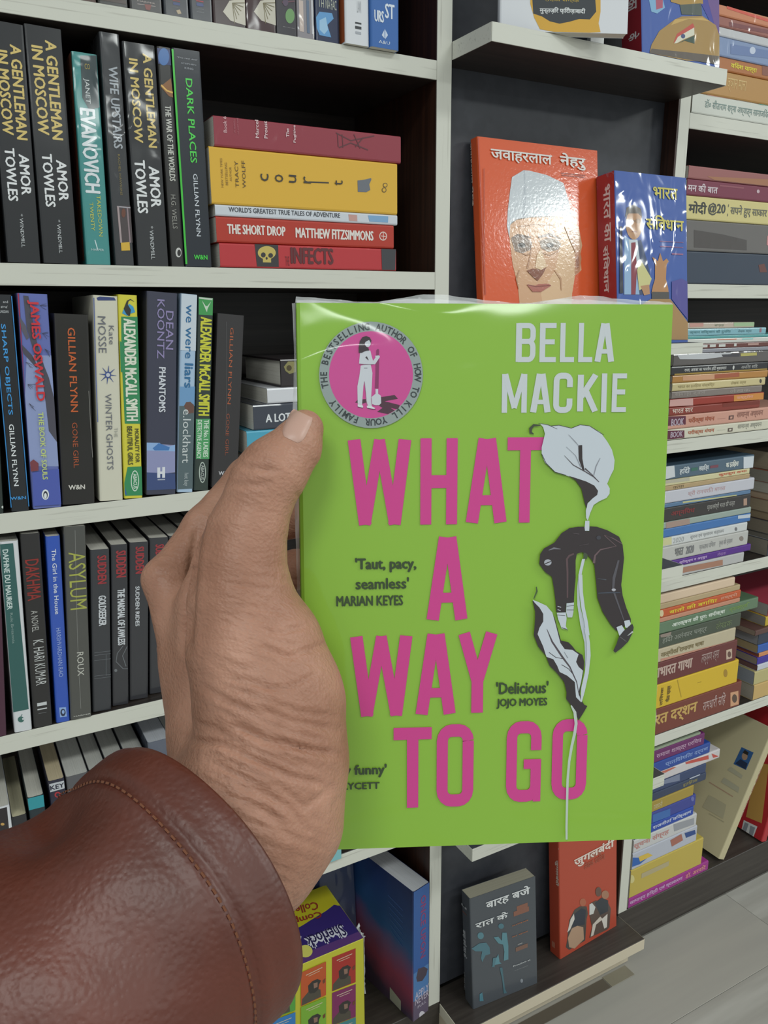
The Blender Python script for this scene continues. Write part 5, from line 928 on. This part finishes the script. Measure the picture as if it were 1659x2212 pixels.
d.poly([(685,690),(740,680),(835,678),(860,800),(850,1000),(840,1180),(850,1290),(790,1290),(770,1200),(748,1000),(738,920),(725,1000),(705,1270),(640,1260),(635,1000),(665,850)], '#ccd0d8')
d.poly([(640,1265),(700,1270),(722,1295),(715,1320),(640,1300)], '#dcdfe4'); d.poly([(775,1290),(840,1290),(900,1325),(880,1345),(780,1320)], '#dcdfe4')
d.line([(735,728),(785,728)], 8, '#5a5060'); d.line([(765,560),(800,610)], [30,6], '#3a3036'); d.line([(665,672),(735,675),(880,674)], 6, '#6a5a66'); d.line([(640,1305),(715,1325)], 7, '#2a2024'); d.line([(785,1325),(905,1345)], 8, '#2a2024'); d.line([(742,930),(760,1090),(775,1270)],5,'#8f8f9a')
d.ell(745,290,835,415,'#ccd0d8', 18); d.poly([(655,500),(655,420),(670,330),(710,268),(765,250),(820,270),(845,320),(835,355),(810,310),(760,335),(738,370),(765,410),(800,430),(810,465),(760,470),(700,500)], '#33232c')
d.poly([(905,1040),(945,1040),(945,1110),(985,1140),(990,1250),(960,1280),(900,1280),(855,1265),(845,1160),(905,1110)], '#ccd0d8')
# lily
d.K = KI
W1 = '#c9d1da'
d.line([(205,228),(178,215),(178,180),(205,152),(262,152)], [8,24,26,22,8], '#34402a')
d.poly([(255,135),(330,150),(350,158),(410,152),(520,178),(600,148),(680,160),(770,210),(830,290),(870,360),(893,450),(885,530),(855,590),(830,650),(852,690),(850,735),(825,770),(760,800),(715,830),(685,900),(665,965),(650,940),(648,880),(660,820),(740,740),(745,700),(690,655),(560,605),(460,573),(380,548),(300,470),(272,400),(272,340),(285,290),(300,225),(285,170)], W1)
d.poly([(500,582),(560,600),(650,630),(720,665),(752,710),(745,745),(665,805),(655,860),(640,820),(610,690),(560,620)], DK)
d.line([(245,135),(330,150),(405,185)], [3,6,3], '#4a4650'); d.line([(350,158),(420,152),(525,177),(600,148),(680,158),(800,235)], 5, '#3a363c'); d.line([(272,395),(310,475),(385,550),(480,578)], 5, '#2b2a30')
d.line([(600,322),(603,440),(630,540)], [34,32,14], DK); d.line([(465,410),(540,490),(640,545),(715,590),(760,635)], [3,7,8,10,5], '#4a4248'); d.line([(480,335),(560,410),(605,510)], [3,5,7], '#8f929c'); d.line([(500,232),(555,290),(590,330)], [3,7,4], '#8f929c'); d.line([(770,430),(735,500),(715,580)], [4,8,6], '#8a8c96'); d.line([(640,520),(710,580)], [12,4], '#4a4248')
d.line([(660,965),(655,1050)], [36,44], W1)
# body bent over the stem
d.poly([(640,1290),(615,1400),(600,1500),(590,1560),(600,1700),(640,1850),(660,2000),(665,2130),(665,2225),(640,2225),(640,2100),(635,2000),(600,1850),(575,1680),(572,1550),(585,1420),(615,1290)], W1)
d.line([(650,1225),(640,1290)], [46,30], '#3f4f34')
d.poly([(380,1150),(440,1070),(510,1025),(580,1015),(635,1015),(640,1050),(675,1055),(680,1012),(740,1015),(830,1045),(930,1100),(960,1170),(972,1280),(960,1400),(948,1510),(960,1600),(990,1700),(1030,1800),(1030,1830),(980,1850),(970,1865),(905,1900),(860,1850),(790,1740),(745,1620),(735,1500),(725,1400),(718,1330),(690,1290),(650,1240),(610,1232),(570,1245),(560,1300),(560,1450),(550,1560),(545,1660),(480,1665),(475,1745),(395,1740),(388,1640),(375,1540),(358,1440),(300,1400),(250,1330),(258,1250),(290,1200)], DK)
d.line([(330,1215),(375,1198),(432,1205)], [4,16,5], '#7a7a84'); d.ell(292,1292,355,1345,'#b0b3be', 14); d.line([(300,1330),(350,1310)], 8, DK)
d.line([(490,1620),(490,1400),(485,1290),(505,1262),(545,1245)], [12,16,18,18,14], '#5c4448'); d.line([(715,1325),(725,1260),(770,1210),(905,1180),(800,1085),(880,1115),(955,1160)], [22,16,12,9,7,7,6], '#6a5458')
d.line([(925,1300),(885,1450),(878,1550),(970,1810)], [16,26,18,8], '#55525a'); d.ell(865,1540,902,1562,'#b9b9c2',10); d.line([(745,1455),(820,1465)], [4,10], '#4a4e58'); d.line([(750,1580),(830,1575),(940,1575)], [8,12,8], '#3f4654')
d.line([(540,1070),(590,1078)], [4,7], '#5a5054'); d.line([(590,1175),(670,1160)], [4,6], '#4f4448'); d.ell(735,1090,775,1125,'#3a3a44',12)
d.poly([(482,1665),(545,1658),(540,1740),(530,1785),(490,1785),(478,1740)], '#c2cad2'); d.line([(482,1690),(545,1685)], 4, DK); d.line([(482,1722),(542,1722)], 4, DK)
d.poly([(398,1745),(475,1742),(482,1790),(475,1860),(490,1890),(440,1880),(410,1800)], '#c9d1da'); d.line([(400,1765),(470,1770)], 4, DK); d.line([(405,1690),(435,1700)], 7, '#b9bcc6'); d.line([(405,1718),(432,1728)], 6, '#b9bcc6'); d.line([(440,1872),(480,1885),(492,1895)], 6, '#4a4a4e')
d.poly([(905,1868),(950,1850),(975,1890),(960,1950),(930,1940)], '#c9d1da'); d.poly([(970,1815),(1015,1805),(1028,1840),(1000,1875),(980,1870)], '#c9d1da')
d.poly([(965,1900),(1010,1860),(1040,1838),(1052,1870),(1040,1920),(1005,1990),(950,2045),(895,2085),(878,2068),(905,2010),(925,1950)], '#2f2a2c'); d.line([(1045,1905),(1000,1940)], [16,4], '#b9c0bc'); d.line([(935,1950),(990,1990)], 4, '#6a6a6a')
# leaf and lower stem
d.K = KJ
d.line([(135,95),(140,130),(115,190)], [8,14,8], '#3f5a28')
d.poly([(103,205),(130,215),(180,235),(240,275),(280,340),(310,450),(330,520),(390,535),(420,565),(450,605),(500,635),(515,690),(510,760),(490,870),(480,940),(500,1005),(515,1030),(540,1040),(505,1100),(470,1155),(440,1080),(400,1020),(372,985),(375,930),(355,850),(300,780),(240,720),(210,640),(150,570),(115,480),(125,350),(125,290)], DK)
d.poly([(105,198),(150,215),(215,245),(262,300),(290,400),(325,540),(360,590),(420,595),(470,630),(450,690),(470,730),(505,760),(490,850),(470,930),(490,1012),(450,970),(440,850),(380,800),(320,770),(300,720),(270,670),(215,650),(190,570),(145,470),(160,420),(190,370),(190,310),(160,260),(125,225)], W1)
d.line([(218,430),(260,530),(340,650),(400,730),(455,850),(475,960)], [4,14,16,12,8,4], '#4f464e'); d.line([(235,615),(290,655),(345,665)], 5, '#3a3238'); d.line([(335,712),(390,745),(420,780)], 5, '#3a3238'); d.line([(355,610),(385,660)], [3,7], '#8a8e98')
d.poly([(540,420),(560,540),(565,640),(550,780),(520,920),(495,1010),(485,1000),(490,900),(520,770),(535,640),(535,540),(515,420)], W1)
d.line([(484,0),(490,140),(505,260),(530,380),(545,480)], [30,28,28,28,24], W1)
d.line([(410,1035),(440,1090),(450,1180),(438,1260),(415,1360),(395,1480),(383,1620),(378,1800),(374,2000),(375,2098)], [10,24,24,24,22,20,20,19,18,16], '#bfcbc4')
d.done()
# clear film standing proud of the cover edges
def film_edge(p0, p1, outd, n, lo, hi, seed, nm='shrink_film'):
    r = random.Random(seed); V = []; F = []; k = 4; ph = [r.uniform(0,6) for _ in range(4)]
    for i in range(n+1):
        t_ = i/n; p = np.array(p0)*(1-t_)+np.array(p1)*t_
        hgt = lo+(hi-lo)*(0.5+0.28*math.sin(5.3*t_*math.pi+ph[0])+0.22*math.sin(13*t_+ph[1]))
        for j in range(k+1):
            s_ = j/k; V.append(p+np.array(outd)*hgt*s_+np.array((1,0,0))*(-0.003*s_+0.0016*math.sin(30*t_+ph[2]+2*s_)*s_+0.0008*math.sin(90*t_+ph[3])*s_))
    for i in range(n):
        for j in range(k): a = i*(k+1)+j; F.append((a, a+1, a+k+2, a+k+1))
    return V, F
Vs = []; Fs = []
for (p0,p1,o_,n_,lo,hi,sd_) in (((HT,0,HH),(HT,HW,HH),(0,0,1),60,0.0006,0.0034,3),((HT,0,0.004),(HT,0,HH),(0,-1,0),70,0.0009,0.0022,8),((HT,HW,0.0),(HT,HW,HH),(0,1,0),50,0.0001,0.0007,5),((HT-0.006,0,HH),(HT-0.006,HW,HH),(0,0,1),60,0.0008,0.0030,13)):
    a, b = film_edge(p0,p1,o_,n_,lo,hi,sd_); q = len(Vs); Vs += a; Fs += [tuple(q+i for i in f) for f in b]
mesh_obj('shrink_film', Vs, Fs, film_mat(), hb, smooth=True)
# ------------------------------------------------------------------ the hand that holds it, grown as one continuous surface
def smin(a, b, k):
    h = np.clip(0.5+0.5*(b-a)/k, 0, 1); return b*(1-h)+a*h-k*h*(1-h)
def cap(P, a, b):
    (ax, ay, ad, ar), (bx_, by, bd, br) = a, b
    A = camco(ax, ay, ad).astype(np.float32); B = camco(bx_, by, bd).astype(np.float32); ra = ar*ad/FPX; rb = br*bd/FPX
    ba = B-A; l2 = float(ba@ba); pa = P-A; h = np.clip((pa@ba)/l2, 0, 1)
    q = pa-h[...,None]*ba; return np.sqrt((q*q).sum(-1))-(ra+(rb-ra)*h)
def chain(P, pts, k=0.004):
    d = None
    for a, b in zip(pts[:-1], pts[1:]):
        c = cap(P, a, b); d = c if d is None else smin(d, c, k)
    return d
THUMB = [(658,926,.2655,41),(638,966,.264,54),(596,1012,.262,70),(572,1043,.262,72),(553,1095,.262,72),(534,1150,.262,83),(520,1220,.262,96),(522,1300,.262,112),(540,1400,.262,133),(566,1500,.261,145),(574,1640,.257,150),(535,1750,.253,150)]
THENAR = [(596,1400,.262,96),(607,1520,.262,126),(608,1650,.262,131),(603,1772,.258,130),(562,1846,.252,118),(490,1895,.246,142)]
INDEXM = [(353,1252,.303,42),(436,1440,.295,82),(470,1580,.282,97),(490,1700,.266,122)]
MIDM = [(376,1330,.318,42),(450,1520,.300,84),(500,1680,.275,110)]
RINGM = [(388,1400,.325,42),(470,1560,.305,80),(510,1700,.28,110)]
PINKM = [(402,1470,.325,38),(490,1600,.308,76),(520,1720,.28,110)]
WEB = [(470,1190,.283,48),(455,1310,.286,66),(480,1420,.285,90)]
PALM = [(490,1360,.292,92),(520,1560,.282,118)]
ARM = [(515,1770,.252,150),(435,1860,.247,165),(250,2010,.228,190),(-60,2210,.205,190)]
FING = [[(356,1250,.304,42),(446,1143,.318,50),(540,1038,.331,50),(620,1010,.331,44),(700,1000,.3215,40),(800,985,.3175,34)],
        [(378,1328,.318,41),(460,1230,.332,47),(560,1140,.345,46),(640,1115,.340,43),(710,1112,.327,40),(805,1105,.3215,33)],
        [(390,1400,.325,42),(480,1320,.338,44),(570,1250,.347,43),(640,1230,.342,41),(700,1228,.331,38),(790,1222,.3250,32)],
        [(404,1468,.325,38),(490,1410,.335,39),(570,1370,.345,38),(640,1352,.338,36),(680,1350,.332,34),(750,1342,.3275,29)]]
def hand_sdf(P):
    d = smin(chain(P, THUMB, .003), chain(P, THENAR, .006), .009)
    idx = chain(P, INDEXM, .006)
    m = smin(idx, chain(P, MIDM, .006), .006); m = smin(m, chain(P, RINGM, .006), .005); m = smin(m, chain(P, PINKM, .006), .005)
    m = smin(m, chain(P, PALM, .01), .008); m = smin(m, chain(P, WEB, .006), .008)
    d = smin(d, m, .0055); d = smin(d, chain(P, ARM, .01), .012)
    f = None
    for F_ in FING:
        c = chain(P, F_, .003); f = c if f is None else smin(f, c, .0012)
    return smin(d, f, .005)
allp = np.array([list(camco(x,y,dd))+[r_*dd/FPX] for ch in [THUMB,THENAR,INDEXM,MIDM,RINGM,PINKM,WEB,PALM,ARM[:3]]+FING for (x,y,dd,r_) in ch])
lo = (allp[:,:3]-allp[:,3:]).min(0)-0.004; hi = (allp[:,:3]+allp[:,3:]).max(0)+0.004; lo[0] = max(lo[0], -0.105); 
VX = 0.00115; nx, ny, nz = [int(math.ceil((hi[i]-lo[i])/VX)) for i in range(3)]
gx = (lo[0]+VX*np.arange(nx)).astype(np.float32); gy = (lo[1]+VX*np.arange(ny)).astype(np.float32); gz = (lo[2]+VX*np.arange(nz)).astype(np.float32)
# coarse pass to find the cells near the surface, fine pass only there
S4 = 4; cg = np.stack(np.meshgrid(gx[::S4], gy[::S4], gz[::S4], indexing='ij'), -1); cd = hand_sdf(cg.reshape(-1,3)).reshape(cg.shape[:3])
G = np.repeat(np.repeat(np.repeat(cd, S4, 0), S4, 1), S4, 2)[:nx,:ny,:nz].astype(np.float32)
ii = np.argwhere(np.abs(G) < VX*S4*2.2)
PP_ = np.stack([gx[ii[:,0]], gy[ii[:,1]], gz[ii[:,2]]], -1)
vals = np.concatenate([hand_sdf(PP_[i:i+400000]) for i in range(0, len(PP_), 400000)])
G[ii[:,0],ii[:,1],ii[:,2]] = vals
import openvdb as vdb
gr = vdb.FloatGrid(1.0); gr.copyFromArray((G/VX).astype(np.float32)); pts_, quads_ = gr.convertToQuads(0.0)
pts_ = np.array(pts_)*VX+lo
def hgrad(P, e=0.0006):
    P = P.astype(np.float32); g = []
    for a in np.eye(3, dtype=np.float32): g.append(hand_sdf(P+a*e)-hand_sdf(P-a*e))
    g = np.stack(g, -1); return g/np.maximum(np.linalg.norm(g, axis=-1, keepdims=True), 1e-9)
Nn = hgrad(pts_); pts_ = pts_-Nn*hand_sdf(pts_.astype(np.float32))[:,None]
vx = CX+pts_[:,0]/-pts_[:,2]*FPX; vy = CYP-pts_[:,1]/-pts_[:,2]*FPX; face_ = np.clip(-(Nn*(pts_/np.linalg.norm(pts_,axis=1,keepdims=True))).sum(1), 0, 1)
CRE = [([(560,1395),(620,1420),(680,1400),(715,1385)],.0005,6), ([(560,1530),(640,1558),(725,1575)],.0008,8), ([(590,1520),(650,1540),(715,1548)],.0007,7), ([(450,1640),(540,1690),(620,1740),(660,1790)],.0005,8), ([(500,1571),(520,1573),(578,1601),(648,1616),(730,1630)],.0011,7), ([(404,1601),(479,1606),(559,1646),(628,1678),(710,1698)],.0008,6), ([(430,1480),(479,1507),(578,1560),(693,1600)],.0006,6), ([(555,1489),(628,1484),(685,1455)],.0006,5),
       ([(515,1004),(545,1012),(600,1016)],.0006,6), ([(490,1042),(530,1046),(580,1046)],.0006,6), ([(500,1022),(560,1030)],.0004,5), ([(640,1300),(668,1305),(700,1290)],.0005,5), ([(560,1360),(610,1368),(672,1345)],.0005,5), ([(633,1060),(650,1075),(668,1068)],.0004,5),
       ([(600,1700),(660,1745),(720,1700)],.0005,7), ([(560,1740),(620,1800),(700,1830)],.0004,8), ([(420,1560),(470,1575),(540,1625)],.0004,6), ([(330,1205),(350,1215),(380,1212)],.0004,5), ([(322,1235),(345,1240),(372,1236)],.0004,5), ([(430,1130),(418,1200),(412,1300),(405,1400)],.0010,9)]
rc = random.Random(12)
for i in range(52):
    y = 1245+i*11.5+rc.uniform(-6,6); x = 430+rc.uniform(-15,90); l = rc.uniform(80,230); sl = 0.10+0.32*min(1, max(0,(y-1250)/300))+rc.uniform(-.06,.06)
    CRE.append(([(x,y),(x+l*.33,y+l*.33*sl+rc.uniform(-4,4)),(x+l*.66,y+l*.66*sl+rc.uniform(-4,4)),(x+l,y+l*sl)], rc.uniform(.00016,.00036), rc.uniform(3.2,5.0)))
disp = np.zeros(len(pts_))
for pl_, dp, sg in CRE:
    dm = np.full(len(pts_), 1e9)
    P2 = []
    for a, b in zip(pl_[:-1], pl_[1:]):
        ax, ay = a; bx_, by = b; ll = (bx_-ax)**2+(by-ay)**2; h = np.clip(((vx-ax)*(bx_-ax)+(vy-ay)*(by-ay))/ll, 0, 1)
        dm = np.minimum(dm, np.hypot(vx-ax-h*(bx_-ax), vy-ay-h*(by-ay)))
    # fade to nothing at the two ends
    e0 = np.hypot(vx-pl_[0][0], vy-pl_[0][1]); e1 = np.hypot(vx-pl_[-1][0], vy-pl_[-1][1]); fd = np.clip(np.minimum(e0, e1)/22, 0, 1)
    disp += -dp*1.5*np.exp(-(dm/sg)**2)*fd + dp*0.35*np.exp(-((dm-sg*2.2)/sg)**2)*fd
disp *= face_ > 0.12
# gentle tendon / vein relief and flattening of the nail bed
pts_ = pts_+Nn*disp[:,None]
W3 = (R @ pts_.T).T+C0
# skin
ms, N, L, P = _new('skin'); P.inputs['Roughness'].default_value = 0.45; P.inputs['Specular IOR Level'].default_value = 0.35
P.inputs['Subsurface Weight'].default_value = 0.12; P.inputs['Subsurface Radius'].default_value = (1.0, 0.35, 0.2); P.inputs['Subsurface Scale'].default_value = 0.004
g = N.new('ShaderNodeNewGeometry'); t = N.new('ShaderNodeTexNoise'); t.inputs['Scale'].default_value = 38; t.inputs['Detail'].default_value = 4; L.new(g.outputs['Position'], t.inputs['Vector'])
rp = N.new('ShaderNodeValToRGB'); rp.color_ramp.elements[0].position = 0.32; rp.color_ramp.elements[1].position = 0.68
rp.color_ramp.elements[0].color = lin('#9c705b'); rp.color_ramp.elements[1].color = lin('#ba8c76'); L.new(t.outputs[0], rp.inputs[0]); L.new(rp.outputs[0], P.inputs['Base Color'])
mp = N.new('ShaderNodeMapping'); mp.vector_type = 'TEXTURE'
gdir = (R @ np.array([0.93,-0.36,0.0])); zz_ = gdir/np.linalg.norm(gdir); qd = Vector(zz_).to_track_quat('X', 'Z').to_euler()
mp.inputs['Rotation'].default_value = qd; mp.inputs['Scale'].default_value = (5.0, 1.0, 1.0); L.new(g.outputs['Position'], mp.inputs['Vector'])
t2 = N.new('ShaderNodeTexNoise'); t2.inputs['Scale'].default_value = 620; t2.inputs['Detail'].default_value = 3; L.new(mp.outputs[0], t2.inputs['Vector'])
t3 = N.new('ShaderNodeTexVoronoi'); t3.inputs['Scale'].default_value = 900; L.new(g.outputs['Position'], t3.inputs['Vector'])
ad = N.new('ShaderNodeMath'); ad.operation = 'MULTIPLY_ADD'; ad.inputs[1].default_value = 0.35; L.new(t3.outputs[0], ad.inputs[0]); L.new(t2.outputs[0], ad.inputs[2])
b1 = N.new('ShaderNodeBump'); b1.inputs['Strength'].default_value = 0.7; b1.inputs['Distance'].default_value = 0.0006; L.new(ad.outputs[0], b1.inputs['Height']); L.new(b1.outputs[0], P.inputs['Normal'])
per = tag(empty('person', tuple(PD(455,1890,.245))), 'person in a brown leather jacket, left hand and forearm raised, holding the lime green book', 'person')
per.location = (0,0,0); bpy.context.view_layer.update()
ho = mesh_obj('hand', W3, [tuple(int(i) for i in q) for q in quads_], ms, per, smooth=True)
# make the normals point outwards
me = ho.data; me.update(); nv = np.array([me.polygons[i].normal[:] for i in range(0, len(me.polygons), 997)]); cs = np.array([me.polygons[i].center[:] for i in range(0, len(me.polygons), 997)])
gn = (R @ hgrad(((R.T @ (cs-C0).T).T)).T).T
if (nv*gn).sum() < 0: me.flip_normals()
# thumb nail: a plate laid on the thumb by walking rays down to the skin
def on_skin(x, y, d0=0.235, n=40):
    dpt = np.full(x.shape, d0)
    for _ in range(n):
        Q = np.stack([p_*dpt for p_ in (np.array([(x-CX)/FPX, -(y-CYP)/FPX, -np.ones_like(x)]))], -1); dpt = dpt+hand_sdf(Q.astype(np.float32))*0.9
    return np.stack([p_*dpt for p_ in (np.array([(x-CX)/FPX, -(y-CYP)/FPX, -np.ones_like(x)]))], -1)
def nail_uv(u, v):
    # u across, v from cuticle (0) to free edge (1); outline from the photograph
    c0 = np.array((628.,950.)); c1 = np.array((655.,893.)); ax = c1-c0; n_ = np.array((-ax[1], ax[0]))/np.linalg.norm(ax)
    wd = 29*np.sqrt(np.clip(1-((v-0.55)/0.62)**4, 0, 1))
    q = c0[:,None]+ax[:,None]*v+n_[:,None]*(u-0.12)*wd; return q[0], q[1]
U0, V0 = np.meshgrid(np.linspace(-.78,1,13), np.linspace(0,1,13), indexing='ij'); xx, yy = nail_uv(U0.ravel(), V0.ravel())
Q = on_skin(xx, yy); Qd = np.clip(-Q[:,2], 0.2, 0.2665); Q = Q/(-Q[:,2:3])*Qd[:,None]; NQ = hgrad(Q); rim = np.maximum(np.abs((U0.ravel()-0.11)/0.89), np.abs(V0.ravel()*2-1))
Q2 = Q+NQ*(0.0005*(1-rim[:,None]**6)+0.00005); Wn = (R @ Q2.T).T+C0
Fq = [(i*13+j, i*13+j+1, (i+1)*13+j+1, (i+1)*13+j) for i in range(12) for j in range(12)]
mn, N, L, P = _new('nail'); P.inputs['Base Color'].default_value = lin('#bf9a8b'); P.inputs['Roughness'].default_value = 0.4
nl = mesh_obj('thumb_nail', Wn, Fq, mn, per, smooth=True); nl['label'] = 'pale pink thumbnail'

# ------------------------------------------------------------------ leather sleeve
ml, N, L, P = _new('brown_leather'); P.inputs['Roughness'].default_value = 0.46; P.inputs['Specular IOR Level'].default_value = 0.7
g = N.new('ShaderNodeNewGeometry'); t = N.new('ShaderNodeTexNoise'); t.inputs['Scale'].default_value = 22; t.inputs['Detail'].default_value = 4; L.new(g.outputs['Position'], t.inputs['Vector'])
rp = N.new('ShaderNodeValToRGB'); rp.color_ramp.elements[0].position = 0.3; rp.color_ramp.elements[1].position = 0.7; rp.color_ramp.elements[0].color = lin('#4e2215'); rp.color_ramp.elements[1].color = lin('#682d1b'); L.new(t.outputs[0], rp.inputs[0]); L.new(rp.outputs[0], P.inputs['Base Color'])
v_ = N.new('ShaderNodeTexVoronoi'); v_.inputs['Scale'].default_value = 700; v_.feature = 'SMOOTH_F1'; L.new(g.outputs['Position'], v_.inputs['Vector'])
t4 = N.new('ShaderNodeTexNoise'); t4.inputs['Scale'].default_value = 300; t4.inputs['Detail'].default_value = 3; L.new(g.outputs['Position'], t4.inputs['Vector'])
ad = N.new('ShaderNodeMath'); ad.operation = 'ADD'; L.new(v_.outputs[0], ad.inputs[0]); L.new(t4.outputs[0], ad.inputs[1])
b1 = N.new('ShaderNodeBump'); b1.inputs['Strength'].default_value = 0.3; b1.inputs['Distance'].default_value = 0.0006; L.new(ad.outputs[0], b1.inputs['Height']); L.new(b1.outputs[0], P.inputs['Normal'])
A0 = camco(425,1890,.243); A1 = camco(-90,2300,.213)
ax = A0-A1; ax /= np.linalg.norm(ax)
e1 = np.array([.434,-.90,0]); e1 /= np.linalg.norm(e1); e2 = np.array([.0308,.0115,.034]); e2 /= np.linalg.norm(e2)
NR, NS = 96, 90; V = []; Ls = 0.17
rs = random.Random(3)
def sleeve_pt(s, th, off=0.0):
    # s metres behind the cuff rim, th around; rim radius 4.3 cm, slightly wider towards the elbow
    r1 = 0.0438+0.010*s; r2 = 0.0473+0.004*s
    seam = 0.0145
    gr = -0.0011*math.exp(-((s-seam)/0.0012)**2)+0.0007*math.exp(-((s-seam-0.003)/0.002)**2)+0.0004*math.exp(-((s-seam+0.003)/0.002)**2)
    lip = -0.0012*math.exp(-(s/0.0018)**2)
    top = math.exp(-((abs(th-math.pi))/0.6)**2)
    wr = 0.0011*math.sin(s*160+3*math.sin(th*2))*math.exp(-((s-0.045)/0.03)**2)+0.0018*math.sin(th*5+s*60)*math.exp(-((s-0.03)/0.03)**2)*max(0,-math.cos(th)) + 0.0016*math.sin(s*75+th*3)*(0.4+0.6*top)*min(1,s/0.03)
    dip = -0.0050*top*math.exp(-((s-0.030)/0.011)**2)+0.0020*top*math.exp(-((s-0.008)/0.01)**2)
    rr = gr+lip+wr+dip+off
    return A0-ax*(s+0.0012*math.sin(th*2+1))+e1*(r1+rr)*math.cos(th)+e2*(r2+rr)*math.sin(th)
sv = [0.0]+[0.0007*(i+1) for i in range(8)]+[0.0075+i*0.0012 for i in range(20)]+[0.033+i*0.0033 for i in range(42)]
rings = []
for s in reversed(sv[:1]+[0.004,0.012,0.03]): rings.append([sleeve_pt(s, 2*math.pi*k/NR, -0.0022) for k in range(NR)])   # lining, from inside out to the rim
for s in sv: rings.append([sleeve_pt(s, 2*math.pi*k/NR) for k in range(NR)])
V = [p for r_ in rings for p in r_]; F = []
for i in range(len(rings)-1):
    for k in range(NR): F.append((i*NR+k, i*NR+(k+1)%NR, (i+1)*NR+(k+1)%NR, (i+1)*NR+k))
Wv = (R @ np.array(V).T).T+C0
sl = mesh_obj('jacket_sleeve', Wv, F, ml, per, smooth=True); sl['label'] = 'brown leather jacket sleeve with stitched cuff'
mid = len(rings)//2; pn = sl.data.polygons[(mid)*NR].normal; cc_ = np.array(sl.data.polygons[mid*NR].center)-((R @ (A0-ax*sv[mid-4]))+C0)
if np.dot(np.array(pn[:]), cc_) < 0: sl.data.flip_normals()
# running stitch in the seam
V = []; F = []
for k in range(118):
    t0 = 2*math.pi*k/118; pr = [sleeve_pt(0.0161, t0+f*0.034, 0.0003) for f in (0, 0.5, 1)]
    o_ = [sleeve_pt(0.0169, t0+f*0.034, 0.0003) for f in (0, 0.5, 1)]; tp = [sleeve_pt(0.0165, t0+f*0.034, 0.0008) for f in (0, 0.5, 1)]
    b = len(V); V += pr+tp+o_
    for i in range(2): F += [(b+i,b+i+1,b+3+i+1,b+3+i),(b+3+i,b+4+i,b+7+i,b+6+i)]
Wv = (R @ np.array(V).T).T+C0
st = mesh_obj('cuff_stitching', Wv, F, ink('#7a4a30', 0), sl); st['kind'] = 'stuff'; st['label'] = 'tan stitching around the cuff'
bpy.context.view_layer.update(); rebase(per, (0.0, -0.62, 0.86))
